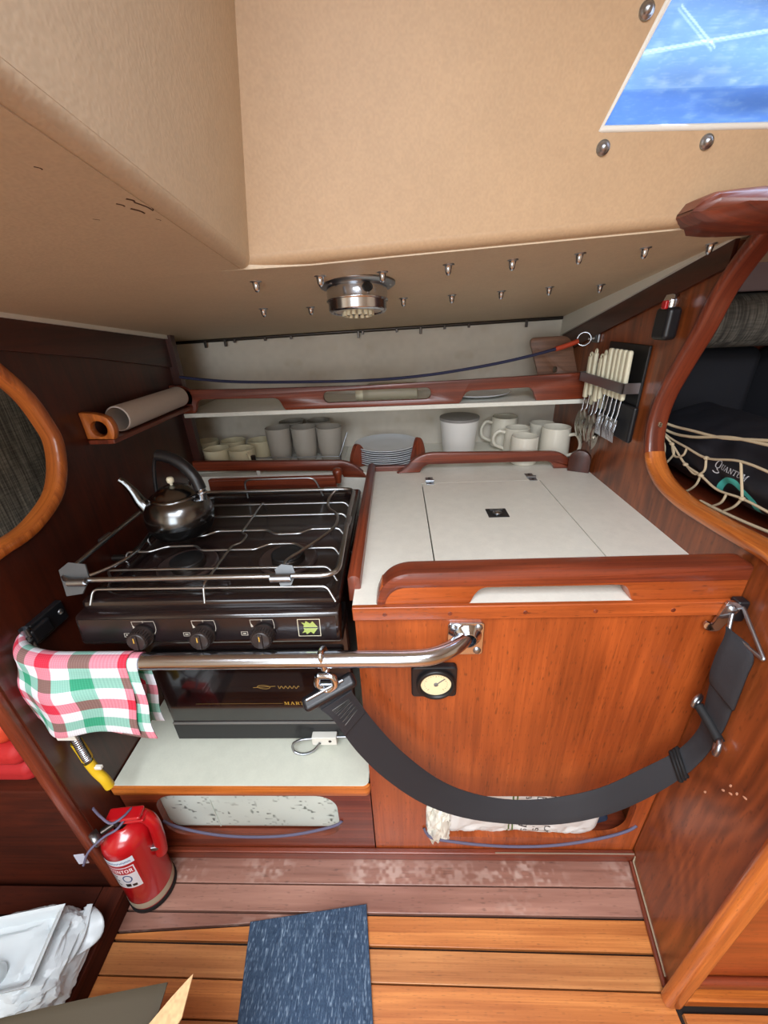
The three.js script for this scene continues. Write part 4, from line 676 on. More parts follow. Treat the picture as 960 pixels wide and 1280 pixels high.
// ------------------------------------------------------------------ deck bolts, dome lamp, track
{
  const r1 = [[-0.135, -0.188], [-0.033, -0.198], [0.067, -0.216], [0.174, -0.215], [0.280, -0.230], [0.389, -0.235], [0.497, -0.244], [0.612, -0.262]];
  const r2 = [[-0.199, -0.422], [-0.102, -0.456], [0.105, -0.454], [0.213, -0.470], [0.323, -0.477], [0.429, -0.481], [0.551, -0.506]];
  const cap = lathe([[0.0095, 0.0], [0.0095, -0.002], [0.0068, -0.0025], [0.0066, -0.008], [0.0058, -0.010], [0.0055, -0.014], [0.0035, -0.018], [0, -0.0195]], 18);
  const mk = (x, z, k, lab, grp) => { const g = thing('acorn_nut', lab, 'bolt', grp); g.position.set(x, deckY(x, z) + 0.0012, z); g.scale.setScalar(k); mesh('dome', cap, M.steel, g); mesh('washer', lathe([[0.011, 0.001], [0.011, -0.002], [0.008, -0.003]], 18), M.steelDull, g); };
  r1.forEach(([x, z]) => mk(x, z, 0.86, 'steel acorn nut in the deckhead row along the cabin-side corner', 'acorn nuts beside the cabin side'));
  r2.forEach(([x, z]) => mk(x, z, 0.92, 'steel acorn nut in the deckhead row nearer the back wall', 'acorn nuts nearer the back wall'));
  const l = thing('dome_lamp', 'round steel dome lamp with a side switch hole hanging under the deckhead', 'lamp');
  l.position.set(0.018, deckY(0.018, -0.285), -0.285); l.rotation.x = -0.12; l.scale.y = 0.76;
  mesh('flange', lathe([[0.0, 0.003], [0.070, 0.003], [0.070, -0.001], [0.064, -0.006], [0.056, -0.008], [0.054, -0.006]], 56), M.steelDull, l);
  mesh('body', lathe([[0.054, -0.004], [0.055, -0.020], [0.054, -0.030], [0.056, -0.032], [0.056, -0.036], [0.053, -0.038], [0.053, -0.055], [0.050, -0.060], [0.045, -0.060], [0.044, -0.054], [0, -0.054]], 56), M.steel, l);
  mesh('switch_hole', [lathe([[0.0, 0.0004], [0.0075, 0.0004], [0.0075, 0]], 20).rotateX(PI / 2).rotateY(0.42).translate(0.0225, -0.017, 0.0503), new THREE.TorusGeometry(0.008, 0.0018, 8, 20).rotateY(0.42).translate(0.0225, -0.017, 0.0503)], M.black, l);
  const led = mesh('lens', lathe([[0.044, -0.0545], [0.043, -0.0575], [0, -0.0585]], 40), std(0xb9b4aa, 0.35), l);
  for (let i = 0; i < 14; i++) { const a = i / 14 * 2 * PI; mesh('bulb_tube', sweepCircle([V(Math.cos(a) * 0.024, -0.0565, Math.sin(a) * 0.024), V(Math.cos(a) * 0.026, -0.068, Math.sin(a) * 0.026)], 0.0042, 8), M.ivory, led); }
  for (const a of [0.2, 2.3, 4.4]) mesh('screw', lathe([[0, -0.003], [0.003, -0.002], [0.004, 0]], 10).translate(Math.cos(a) * 0.062, -0.006, Math.sin(a) * 0.062), M.steelDull, l);
  const tr = thing('curtain_track', 'dark metal track with small hooks where the back wall meets the deckhead', 'track');
  const tk = []; for (let i = 0; i <= 10; i++) { const x = mix(-0.69, 0.638, i / 10); tk.push(V(x, deckY(x, -0.94) - 0.004, -0.940)); }
  mesh('rail', sweepCircle(tk, 0.006, 6), M.darkSteel, tr);
  for (const x of [-0.57, -0.50, -0.466, -0.36, -0.27, -0.04, -0.025, 0.09, 0.17, 0.25, 0.33, 0.52]) mesh('hook', bx(x - 0.004, x + 0.004, deckY(x, -0.94) - 0.016 - 0.01 * ((x * 91 | 0) & 1), deckY(x, -0.94) - 0.004, -0.938, -0.930, 0.0015), M.darkSteel, tr);
}
// ------------------------------------------------------------------ crockery on the back ledge
const LY = 0.8052;
{
  const tray = thing('cup_tray', 'shallow white tray under the small cream cups and tumblers', 'tray');
  mesh('base', bx(-0.690, -0.105, LY + 0.0002, LY + 0.004, -0.935, -0.692, 0.0015), M.white, tray);
  const cup = () => { const g = new THREE.Group();
    mesh('bowl', lathe([[0, 0.0], [0.036, 0.0], [0.0395, 0.004], [0.042, 0.03], [0.0435, 0.058], [0.0425, 0.0595], [0.041, 0.058], [0.0395, 0.03], [0.037, 0.006], [0, 0.005]], 36), M.cream2, g);
    mesh('handle', tube([[0.041, 0.048, 0], [0.056, 0.049, 0], [0.062, 0.038, 0], [0.058, 0.022, 0], [0.040, 0.016, 0]], 0.0038, 24, 8), M.cream2, g); return g; };
  const proto = cup();
  const spots = [[-0.628, -0.765, 2.2, 'front'], [-0.535, -0.762, 1.9, 'front'], [-0.446, -0.755, -0.85, 'front'], [-0.615, -0.865, 2.2, 'back'], [-0.515, -0.862, 2.6, 'back'], [-0.415, -0.858, 2.0, 'back']];
  const labels = ['small cream cup partly hidden behind the kettle handle', 'small cream cup in the middle of the front row of three', 'small cream cup with its handle turned forward beside the wire rack', 'small cream cup in the back row against the bulkhead return', 'small cream cup in the middle of the back row of three', 'small cream cup at the tumbler end of the back row'];
  spots.forEach(([x, z, a], i) => { const g = thing('cup', labels[i], 'cup', 'small cream cups on the ledge'); proto.clone().children.slice().forEach((c) => g.add(c)); g.position.set(x, LY + 0.0042, z); g.rotation.y = a; });
  const glassM = new THREE.MeshPhysicalMaterial({ color: 0xb9b2a6, transmission: 0.3, roughness: 0.5, thickness: 0, ior: 1.45 });
  const gp = lathe([[0, 0.0], [0.030, 0.0], [0.034, 0.004], [0.040, 0.05], [0.0435, 0.114], [0.042, 0.115], [0.0385, 0.05], [0.032, 0.006], [0, 0.006]], 32);
  [[-0.325, -0.80], [-0.235, -0.795], [-0.148, -0.79]].forEach(([x, z]) => { const g = thing('tumbler', 'frosted tumbler in the row held by the wire rack', 'glass', 'frosted tumblers behind the wire rack'); mesh('glass', gp, glassM, g); g.position.set(x, LY + 0.0042, z); });
  [[-0.30, -0.89], [-0.20, -0.885]].forEach(([x, z]) => { const g = thing('tumbler', 'frosted tumbler in the second row against the back wall', 'glass', 'frosted tumblers against the back wall'); mesh('glass', gp, glassM, g); g.position.set(x, LY + 0.0042, z); });
  const rk = thing('wire_rack', 'thin wire rail with bent metal ends in front of the tumblers', 'rack');
  mesh('wire', sweepCircle([V(-0.392, 0.845, -0.715), V(-0.110, 0.842, -0.712)], 0.0016, 6), M.steelDull, rk);
  mesh('end_post', [sweepCircle([V(-0.100, 0.8095, -0.715), V(-0.108, 0.842, -0.712), V(-0.080, 0.915, -0.735)], 0.0028, 8), bx(-0.112, -0.088, LY + 0.0042, LY + 0.008, -0.725, -0.705)], M.steelDull, rk);
  mesh('end_clip', [bx(-0.402, -0.388, 0.836, 0.855, -0.720, -0.709, 0.003), sweepCircle([V(-0.395, 0.840, -0.714), V(-0.384, LY + 0.0045, -0.706)], 0.0024, 6)], M.darkSteel, rk);
  // plates
  const pp = lathe([[0, 0], [0.062, 0], [0.066, 0.002], [0.090, 0.006], [0.108, 0.012], [0.1085, 0.0135], [0.106, 0.0145], [0.088, 0.0085], [0.064, 0.0045], [0, 0.004]], 64);
  const px = 0.046, pz = -0.775;
  for (let i = 0; i < 8; i++) { const g = thing('plate', i === 7 ? 'white dinner plate on top of the ledge stack' : 'white dinner plate in the stack on the ledge between two wooden dividers', 'plate', i === 7 ? undefined : 'stacked plates on the ledge'); mesh('dish', pp, M.plate, g); g.position.set(px + 0.0012 * Math.sin(i * 2.3), LY + 0.0005 + i * 0.0068, pz + 0.001 * Math.cos(i * 1.7)); }
  const up = thing('plate', 'white plate lying on the upper shelf behind the right fiddle cut-out', 'plate'); mesh('dish', pp, M.plate, up); up.position.set(0.345, 1.0035, -0.815);
  const jar = thing('storage_jar', 'clear plastic jar lying on the upper shelf behind the long slot', 'jar');
  mesh('body', lathe([[0, 0], [0.026, 0], [0.029, 0.004], [0.029, 0.15], [0.022, 0.165], [0.022, 0.175]], 28).rotateZ(PI / 2), new THREE.MeshPhysicalMaterial({ color: 0xd6cfb6, transmission: 0.4, roughness: 0.4, thickness: 0 }), jar);
  mesh('cap', lathe([[0, 0.195], [0.024, 0.195], [0.024, 0.174], [0.022, 0.172]], 24).rotateZ(PI / 2), M.ivory, jar); jar.position.set(0.150, 1.0328, -0.765);
  // plastic tub with grey lid
  const tub = thing('plastic_tub', 'white tapered plastic tub with a grey lid on the back ledge', 'tub');
  mesh('body', lathe([[0, 0], [0.051, 0], [0.054, 0.003], [0.064, 0.100], [0.0655, 0.122], [0.0635, 0.122], [0.052, 0.006], [0, 0.005]], 48), std(0xe6e4df, 0.4), tub);
  mesh('lid', lathe([[0.0665, 0.117], [0.0672, 0.124], [0.066, 0.1265], [0.060, 0.1255], [0, 0.1255]], 48), std(0x8b8783, 0.45), tub); tub.position.set(0.296, LY + 0.0003, -0.832);
  // mugs
  const mug = (r0, r1, h) => { const g = new THREE.Group(); mesh('body', lathe([[0, 0], [r0 - 0.004, 0], [r0, 0.004], [mix(r0, r1, 0.5), h * 0.5], [r1, h - 0.002], [r1 - 0.0015, h], [r1 - 0.0035, h - 0.002], [mix(r0, r1, 0.5) - 0.0035, h * 0.5], [r0 - 0.004, 0.006], [0, 0.006]], 40), M.ceramic, g);
    mesh('handle', tube([[mix(r0, r1, 0.78) - 0.002, h * 0.80, 0], [r1 + 0.020, h * 0.84, 0], [r1 + 0.036, h * 0.60, 0], [r1 + 0.030, h * 0.32, 0], [mix(r0, r1, 0.2) - 0.002, h * 0.16, 0]], 0.0055, 30, 10), M.ceramic, g); return g; };
  const mA = mug(0.0475, 0.0445, 0.105), mB = mug(0.043, 0.0415, 0.088);
  const put = (m, x, y, z, a, lab, grp) => { const g = thing('mug', lab, 'mug', grp); m.clone().children.slice().forEach((c) => g.add(c)); g.position.set(x, y, z); g.rotation.y = a; };
  put(mB, 0.484, LY + 0.0003, -0.704, 0.85, 'short white mug standing close behind the arched counter rail', 'white mugs on the ledge');
  put(mA, 0.590, LY + 0.0003, -0.735, -0.75, 'tall white mug with its handle toward the cutlery rack', 'white mugs on the ledge');
  put(mB, 0.490, LY + 0.0003, -0.808, 3.0, 'short white mug in the middle of the row behind the arched rail', 'white mugs on the ledge');
  put(mA, 0.468, LY + 0.0003, -0.900, 3.1, 'tall white mug farthest back with its handle toward the tub', 'white mugs on the ledge');
  put(mB, 0.588, LY + 0.0003, -0.862, -0.9, 'short white mug in the corner behind the tall handled mug', 'white mugs on the ledge');
  // wooden board leaning in the corner of the upper shelf
  const bd = thing('cutting_board', 'worn wooden board leaning in the corner of the upper shelf', 'board');
  const bs = new THREE.Shape(); bs.moveTo(-0.012, 0); bs.lineTo(-0.064, 0.148); bs.quadraticCurveTo(-0.070, 0.168, -0.052, 0.169); bs.lineTo(0.026, 0.170); bs.quadraticCurveTo(0.046, 0.169, 0.056, 0.145); bs.lineTo(0.086, 0.05); bs.lineTo(0.090, 0.0); bs.closePath(); const bh = new THREE.Path(); bh.absellipse(0.014, 0.076, 0.006, 0.009, 0, 2 * PI); bs.holes.push(bh);
  mesh('board', crease(ext(bs, -0.007, 0.007, 0.0025), 0.6), varnish(woodTex([98, 66, 48], [138, 98, 74], { s: 97, tile: [0.15, 0.4] }), { clearcoat: 0.1, roughness: 0.6 }), bd, { grain: 'x' });
  bd.position.set(0.555, 1.0040, -0.760); bd.rotation.set(-0.06, -0.10, 0);
}
// ------------------------------------------------------------------ cord along the back wall
{
  const c = thing('shock_cord', 'dark blue shock cord slung above the upper shelf with an orange taped end', 'cord');
  const z = -0.712;
  mesh('cord', tube([[-0.574, 1.108, -0.716], [-0.50, 1.098, z], [-0.40, 1.088, z], [-0.20, 1.080, z], [0.0, 1.077, z], [0.15, 1.083, z], [0.28, 1.096, z], [0.40, 1.113, z], [0.50, 1.132, z], [0.56, 1.146, z]], 0.0042, 90, 8), M.cord, c);
  mesh('taped_end', tube([[0.545, 1.1425, z], [0.575, 1.1505, z], [0.606, 1.161, z]], 0.0068, 16, 12), M.orange, c, { label: 'orange tape whipping' });
  mesh('ring', new THREE.TorusGeometry(0.0175, 0.0022, 10, 32).rotateY(-0.4).translate(0.622, 1.166, -0.712), M.steel, c);
  mesh('pad_eye', [sweepCircle([V(0.634, 1.166, -0.712), V(0.652, 1.168, -0.700)], 0.005, 10), bx(0.646, 0.6535, 1.156, 1.180, -0.72, -0.68, 0.003)], M.steelDull, c);
}
// ------------------------------------------------------------------ cutlery rack on the right bulkhead
{
  const xf = (z) => XR(z) ;
  const rk = thing('cutlery_rack', 'black cutlery rack with a steel band on the right bulkhead', 'rack');
  mesh('back_plate', bx(0.6415, 0.648, 0.965, 1.165, -0.600, -0.418, 0.002), M.black, rk);
  mesh('lower_box', bx(0.628, 0.6412, 0.950, 1.035, -0.530, -0.400, 0.006), M.blackPl, rk);
  mesh('band', [bx(0.602, 0.6065, 1.062, 1.086, -0.655, -0.420, 0.001), bx(0.602, 0.6415, 1.062, 1.086, -0.424, -0.420), bx(0.602, 0.650, 1.062, 1.086, -0.655, -0.651)], M.steelDull, rk, { label: 'bent steel band' });
  const handleG = new RoundedBoxGeometry(0.011, 0.112, 0.0165, 3, 0.005).translate(0, 0.056, 0);
  const neck = (h) => sweepCircle([V(0, 0.004, 0), V(-0.002, -0.03, 0), V(-0.006, -h, 0)], 0.0026, 8);
  const bowl = sheet(10, 14, (u, v) => { const a = v * PI, w = Math.sin(a) ** 0.6 * (1 - 0.18 * v) * 0.025, s = (u - 0.5) * 2; return V(-0.006 - 0.009 * (1 - s * s) * Math.sin(a), -0.034 - v * 0.080, s * w); });
  const tineG = [0, 1, 2, 3].map((k) => sweepCircle([V(-0.004, -0.052, (k - 1.5) * 0.0042), V(-0.009, -0.075, (k - 1.5) * 0.0058), V(-0.006, -0.100, (k - 1.5) * 0.0052)], 0.0014, 6));
  const fork = mergeGeometries([...tineG, bx(-0.006, -0.003, -0.055, -0.045, -0.0085, 0.0085, 0.001), neck(0.05)].map((g) => { const h = g.index ? g.toNonIndexed() : g; for (const k of Object.keys(h.attributes)) if (!['position', 'normal', 'uv'].includes(k)) h.deleteAttribute(k); return h; }));
  const spoonM = new THREE.MeshPhysicalMaterial({ color: 0xbdb9b2, roughness: 0.18, metalness: 1, side: THREE.DoubleSide });
  const zs = [-0.640, -0.613, -0.578, -0.556, -0.531, -0.510, -0.489, -0.468, -0.447];
  zs.forEach((z, i) => {
    const spoon = i < 4; const g = thing(spoon ? 'spoon' : 'fork', spoon ? 'steel spoon with a white handle hanging in the cutlery rack' : 'steel fork with a white handle hanging in the cutlery rack', spoon ? 'spoon' : 'fork', spoon ? 'spoons in the cutlery rack' : 'forks in the cutlery rack');
    mesh('handle', handleG, M.ivory, g); if (i < 4) mesh('hang_eye', new THREE.TorusGeometry(0.006, 0.0022, 8, 16).rotateY(PI / 2).translate(0, 0.114, 0), M.ivory, g);
    if (spoon) { mesh('bowl', bowl, spoonM, g); mesh('neck', neck(0.04), M.steel, g); } else mesh('tines', fork, M.steel, g);
    g.position.set(0.620, spoon ? (i % 2 ? 1.026 : 1.016) : 1.042, z); g.rotation.set((rnd() - 0.5) * 0.05, (rnd() - 0.5) * 0.3, 0.02);
    if (i === 0 || i === 2) { const b = thing('spoon', 'steel spoon with a white handle set lower behind the others in the rack', 'spoon', 'lower spoons in the cutlery rack'); mesh('handle', handleG, M.ivory, b); mesh('neck', neck(0.04), M.steel, b); mesh('bowl', bowl, spoonM, b); b.position.set(0.634, 0.998, z + 0.012); b.rotation.set(0.02, 0.1, 0); }
  });
  const tc = thing('gas_lighter', 'black gas lighter with a chrome tip clipped high on the right bulkhead', 'lighter');
  mesh('body', bx(0.612, 0.640, 1.180, 1.240, -0.378, -0.330, 0.009), M.blackPl, tc); mesh('tip', lathe([[0.013, 0], [0.014, 0.012], [0.011, 0.022], [0, 0.024]], 20).translate(0.625, 1.239, -0.352), M.chrome, tc); mesh('trigger', bx(0.606, 0.614, 1.236, 1.252, -0.352, -0.338, 0.003), M.red, tc, { label: 'red trigger' });
}
// ------------------------------------------------------------------ paper roll and holder on the left bulkhead
{
  const h = thing('roll_holder', 'varnished wooden roll holder with pierced ends on the left bulkhead', 'holder');
  const s = new THREE.Shape(); s.moveTo(-0.5998, 1.030); s.lineTo(-0.540, 1.028); s.quadraticCurveTo(-0.525, 1.052, -0.540, 1.075); s.quadraticCurveTo(-0.56, 1.088, -0.5998, 1.088); s.closePath(); const o = new THREE.Path(); o.absellipse(-0.566, 1.052, 0.018, 0.017, 0, 2 * PI); s.holes.push(o);
  mesh('end', crease(ext(s, -0.322, -0.304, 0.003), 0.6), M.rim, h); mesh('end', crease(ext(s, -0.700, -0.684, 0.003), 0.6), M.mahog, h);
  mesh('shelf', bx(-0.5998, -0.540, 1.018, 1.028, -0.700, -0.304, 0.002), M.mahog, h, { grain: 'z' });
  const r = thing('paper_roll', 'white paper roll with an open end resting in the wooden holder', 'paper roll');
  mesh('paper', lathe([[0.026, 0.0], [0.028, 0.0], [0.0295, 0.002], [0.0285, 0.29], [0.0265, 0.29], [0.026, 0.0]], 40).rotateX(-PI / 2), std(0xd6cdc6, 0.85), r); r.position.set(-0.562, 1.0595, -0.368);
  mesh('core', lathe([[0.0, 0.16], [0.0255, 0.16]], 30).rotateX(-PI / 2), std(0x6e6a5a, 0.9), r);
}
// ------------------------------------------------------------------ gas hose and fire extinguisher
{
  const g = thing('gas_hose', 'braided steel hose with yellow taped end hanging behind the tea towel', 'hose');
  mesh('braid', tube([[-0.588, 0.775, 0.012], [-0.590, 0.72, 0.010], [-0.586, 0.62, 0.024], [-0.576, 0.55, 0.036], [-0.573, 0.49, 0.040], [-0.569, 0.44, 0.042]], 0.0072, 60, 12), M.steelDull, g);
  const rings = []; for (let i = 0; i < 30; i++) { const q = curve([[-0.588, 0.775, 0.012], [-0.590, 0.72, 0.010], [-0.586, 0.62, 0.024], [-0.576, 0.55, 0.036], [-0.573, 0.49, 0.040], [-0.569, 0.44, 0.042]]).getPoint(0.4 + i / 30 * 0.55); rings.push(new THREE.TorusGeometry(0.0072, 0.0013, 6, 14).rotateX(PI / 2 + 0.15).translate(q.x, q.y, q.z)); }
  mesh('braid_strands', rings, M.chrome, g); 
  mesh('tape', [tube([[-0.582, 0.50, 0.034], [-0.577, 0.47, 0.036], [-0.574, 0.45, 0.038]], 0.0105, 10, 10), tube([[-0.570, 0.447, 0.042], [-0.562, 0.415, 0.044], [-0.552, 0.395, 0.046], [-0.549, 0.37, 0.046]], 0.0095, 16, 10)], M.yellow, g, { label: 'yellow tape' });
  mesh('cable_tie', bx(-0.560, -0.545, 0.428, 0.436, 0.040, 0.048, 0.002), M.white, g);
  const e = thing('fire_extinguisher', 'small red fire extinguisher leaning beside the locker front', 'fire extinguisher');
  const R = 0.050;
  mesh('cylinder', lathe([[0, 0.004], [0.046, 0.004], [R, 0.010], [R, 0.262], [0.046, 0.282], [0.034, 0.296], [0.020, 0.303], [0.016, 0.306], [0.016, 0.312]], 48), M.red, e);
  mesh('base_ring', lathe([[0, 0.0], [0.050, 0.0], [0.053, 0.004], [0.053, 0.016], [0.0505, 0.018]], 48), M.rubber, e);
  mesh('pale_band', lathe([[R + 0.0006, 0.022], [R + 0.0009, 0.024], [R + 0.0009, 0.046], [R + 0.0006, 0.048]], 48), std(0xb8ad94, 0.5), e);
  const lab = canvasTex(512, 512, (c, w, h) => { c.fillStyle = '#b01018'; c.fillRect(0, 0, w, h); c.fillStyle = '#dfe6ee'; c.fillRect(0, 0, w, 92); c.fillStyle = '#3b6a9c'; for (let i = 0; i < 26; i++) c.fillRect(60 + i * 16, 34 + (i * 7) % 11, 9, 26);
    c.fillStyle = '#e9e9ec'; c.fillRect(40, 130, 440, 382); c.fillStyle = '#b8202c'; c.fillRect(56, 146, 408, 110); c.fillStyle = '#fff'; c.font = 'bold 80px sans-serif'; c.fillText('EXTINTOR', 62, 232); c.strokeStyle = '#32558a'; c.lineWidth = 16; c.beginPath(); c.arc(330, 340, 56, 0, 7); c.stroke(); c.fillStyle = '#222'; for (let i = 0; i < 5; i++) c.fillRect(76, 290 + i * 40, 130 - (i % 2) * 30, 16); c.fillRect(270, 430, 70, 54); c.fillRect(360, 444, 60, 40); });
  const lg = new THREE.CylinderGeometry(R + 0.0008, R + 0.0008, 0.125, 24, 1, true, -0.95, 1.55).translate(0, 0.195, 0);
  mesh('label', lg, new THREE.MeshPhysicalMaterial({ map: lab, roughness: 0.35, clearcoat: 0.4 }), e, { keepUV: true, label: 'white and red instruction label' });
  mesh('valve', [lathe([[0.013, 0.305], [0.013, 0.335], [0.010, 0.340], [0, 0.340]], 20), sweepCircle([V(0, 0.322, 0), V(-0.028, 0.322, 0.022)], 0.008, 10)], M.darkSteel, e);
  mesh('gauge', [lathe([[0, 0.016], [0.014, 0.016], [0.017, 0.013], [0.017, 0.0], [0, 0]], 24).rotateX(PI / 2).rotateY(-0.7).translate(-0.030, 0.318, 0.024)], M.steelDull, e);
  mesh('lever', [bx(-0.020, 0.052, 0.338, 0.347, -0.014, 0.014, 0.004), bx(0.008, 0.056, 0.324, 0.332, -0.012, 0.012, 0.003)], M.red, e);
  mesh('nozzle_hose', tube([[0.010, 0.322, -0.004], [0.040, 0.325, -0.006], [0.060, 0.300, -0.004], [0.064, 0.25, 0.0], [0.062, 0.20, 0.004], [0.060, 0.18, 0.005]], 0.013, 40, 12), M.red, e);
  mesh('nozzle_clip', bx(0.044, 0.066, 0.205, 0.219, -0.012, 0.016, 0.003), M.steelDull, e);
  mesh('lanyard', tube([[-0.028, 0.40, 0.012], [-0.02, 0.37, 0.014], [0.0, 0.350, 0.020], [0.020, 0.353, 0.010], [0.026, 0.345, -0.010], [0.01, 0.335, 0.024], [-0.012, 0.33, 0.034], [-0.040, 0.312, 0.050], [-0.060, 0.27, 0.056]], 0.0025, 60, 8), M.purple, e, { label: 'pale lilac lanyard' });
  mesh('seal_tag', bx(-0.075, -0.055, 0.262, 0.300, 0.048, 0.0495).rotateZ(-0.0), std(0xb9bac8, 0.6), e);
  e.position.set(-0.548, 0.0025, 0.072); e.rotation.set(0, 0.12, -0.035); e.scale.set(0.98, 0.90, 0.98);
}
// ------------------------------------------------------------------ things on the floor
{
  const m = thing('carpet_mat', 'blue flecked carpet mat lying on the floorboards', 'mat');
  const s = new THREE.Shape(); s.moveTo(-0.284, -0.136); s.lineTo(-0.018, -0.102); s.lineTo(0.018, -0.36); s.lineTo(-0.245, -0.385); s.closePath();
  mesh('pile', ext(s, 0.0032, 0.0105, 0.002).rotateX(-PI / 2), M.carpet, m, { grain: 'z' });
  mesh('backing', ext(s, 0.0004, 0.003).rotateX(-PI / 2), std(0x6e8f84, 0.8), m, { label: 'pale green backing edge' });
  // crumpled clear plastic tub in a bag on the side platform
  const b = thing('plastic_bag', 'crumpled translucent plastic bag with a clear food tray on the side platform', 'bag');
  const pm = new THREE.MeshPhysicalMaterial({ color: 0xdfe6e8, transmission: 0.35, roughness: 0.32, thickness: 0, ior: 1.4, side: THREE.DoubleSide });
  const bagG = new THREE.IcosahedronGeometry(1, 30), p = bagG.attributes.position, q = V(); for (let i = 0; i < p.count; i++) { q.fromBufferAttribute(p, i); const k = (e) => Math.sign(e); let x = k(q.x) * Math.abs(q.x) ** 0.55, y = k(q.y) * Math.abs(q.y) ** 0.6, z = k(q.z) * Math.abs(q.z) ** 0.55; const rdg = 1 - Math.abs(n3(q.x * 2.3 + 5, q.y * 2.3, q.z * 2.3)) * 2; const d = 0.10 * rdg + 0.06 * n3(q.x * 5, q.y * 5 + 3, q.z * 5) + 0.03 * n3(q.x * 12, q.y * 12, q.z * 12); x *= 0.92 + d; y *= 0.92 + d * 1.4; z *= 0.92 + d; p.setXYZ(i, x * 0.135, Math.max(-0.048, y * 0.052), z * 0.082); }
  bagG.computeVertexNormals(); mesh('film', crease(mergeVertices(bagG), 0.9), pm, b);
  const tr = mesh('food_tray', [thickSheet(20, 20, (u, v) => { const X = (u - 0.5) * 2, Z = (v - 0.5) * 2, e = Math.max(Math.abs(X), Math.abs(Z)); return V(X * 0.10, e > 0.8 ? 0.012 * (e - 0.8) / 0.2 + 0.02 * Math.min(1, (e - 0.8) / 0.06) : 0.0 + 0.004 * Math.sin(X * 14), Z * 0.058); }, 0.002)], pm, b); tr.position.y = 0.040;
  mesh('bag_ear', thickSheet(12, 12, (u, v) => { const a = u * PI; return V(0.12 + 0.038 * v * Math.sin(a) + 0.01 * Math.sin(v * 9), 0.025 + 0.012 * v * Math.sin(a * 2) - 0.02 * v, -0.07 + 0.09 * u * (1 - 0.2 * v)); }, 0.0012), pm, b);
  const c1 = mesh('cup', lathe([[0.0, 0.0], [0.018, 0.0], [0.022, 0.025], [0.0235, 0.026]], 28), pm, b); c1.position.set(0.015, 0.046, 0.022); c1.rotation.set(0.5, 0, 0.3);
  b.position.set(-0.715, 0.1115, 0.245); b.rotation.y = 0.18;
  // open carton beside the camera
  const k = thing('cardboard_carton', 'open brown carton with a torn pointed flap beside the side platform', 'box');
  const X0 = -0.572, X1 = -0.215, Z0 = 0.395, Z1 = 0.62, H = 0.33;
  mesh('side', bx(X0, X1, 0.0015, H, Z0, Z0 + 0.004), M.card, k); mesh('side', bx(X0, X1, 0.0015, H, Z1 - 0.004, Z1), M.card, k);
  mesh('side', bx(X0, X0 + 0.004, 0.0015, H, Z0 + 0.004, Z1 - 0.004), M.card, k); mesh('side', bx(X1 - 0.004, X1, 0.0015, H, Z0 + 0.004, Z1 - 0.004), M.card, k); mesh('bottom', bx(X0 + 0.004, X1 - 0.004, 0.0015, 0.006, Z0 + 0.004, Z1 - 0.004), M.card, k);
  const olive = new THREE.MeshPhysicalMaterial({ color: 0x3a301e, roughness: 0.75 });
  mesh('flap', thickSheet(20, 6, (u, v) => V(mix(X0 + 0.01, X1 - 0.075, u), H + v * 0.010 + 0.006 * Math.sin(u * 3) * v, Z0 + 0.002 - v * (0.036 + 0.046 * u)), 0.003), olive, k, { label: 'dull olive front flap' });
  const tip = shapeOf([[0.0, 0.0], [0.046, 0.0], [0.066, 0.055], [0.060, 0.096], [0.052, 0.086], [0.040, 0.070], [0.020, 0.040]]);
  mesh('torn_flap', ext(tip, -0.0015, 0.0015).rotateX(-PI / 2 + 0.12).rotateY(-0.12).translate(-0.318, H + 0.018, 0.398), M.card, k, { label: 'torn pointed corrugated flap' });
}
// white printed bag stuffed into the right-hand slot
{
  const b = thing('printed_bag', 'crumpled white plastic bag with black print stuffed in the icebox slot', 'bag');
  const pt = canvasTex(1024, 512, (c, w, h) => { c.fillStyle = '#dfe2df'; c.fillRect(0, 0, w, h); c.fillStyle = '#55703c'; c.fillRect(505, 0, 8, h); c.fillRect(525, 0, 8, h); c.fillStyle = '#1c1c1c'; c.font = '52px sans-serif';
    ['Gara cuidar', 'sua planta', 'estar no mar'].forEach((s, i) => { c.save(); c.translate(600 + i * 58, 440); c.rotate(-PI / 2); c.fillText(s, 0, 0); c.restore(); }); });
  const g = sheet(64, 36, (u, v) => { const x = mix(0.085, 0.575, u), a = v * PI; const r = 0.087 + 0.006 * n3(u * 6, v * 5, 1.2) + 0.007 * (1 - Math.abs(n3(u * 12, v * 10, 4)) * 2) * Math.min(1, 8 * u * (1 - u)); const taper = Math.min(1, Math.min(u, 1 - u) * 6 + 0.5); const sp = (q) => Math.sign(q) * Math.abs(q) ** 0.45; return V(x, 0.164 + sp(Math.cos(a)) * (r + 0.004) * taper, -0.092 + sp(Math.sin(a)) * r * taper * 0.98); });
  mesh('film', g, new THREE.MeshPhysicalMaterial({ map: pt, roughness: 0.4, side: THREE.DoubleSide }), b, { keepUV: true });
  mesh('knot', (() => { const s = thickSheet(14, 14, (u, v) => V(mix(0.130, 0.185, u) + 0.010 * n3(v * 5, u * 4, 2), mix(0.206, 0.068, v) + 0.012 * n3(u * 5, v * 5, 8), -0.002 + 0.020 * Math.sin(u * PI) * Math.sin(v * PI * 0.9) + 0.012 * n3(u * 7, v * 7, 1)), 0.0015); return crease(s, 0.5); })(), std(0xdcdccf, 0.5), b);
  const d = thing('dark_cloth', 'dark navy cloth tucked behind the white bag in the icebox slot', 'cloth');
  mesh('fold', new THREE.IcosahedronGeometry(0.05, 6).scale(0.9, 1.7, 0.8).translate(0.592, 0.168, -0.085), std(0x171c2c, 0.8), d);
  mesh('corner', new RoundedBoxGeometry(0.05, 0.045, 0.03, 3, 0.01).rotateZ(0.5).translate(0.555, 0.1, -0.045), std(0x22324a, 0.8), d);
}
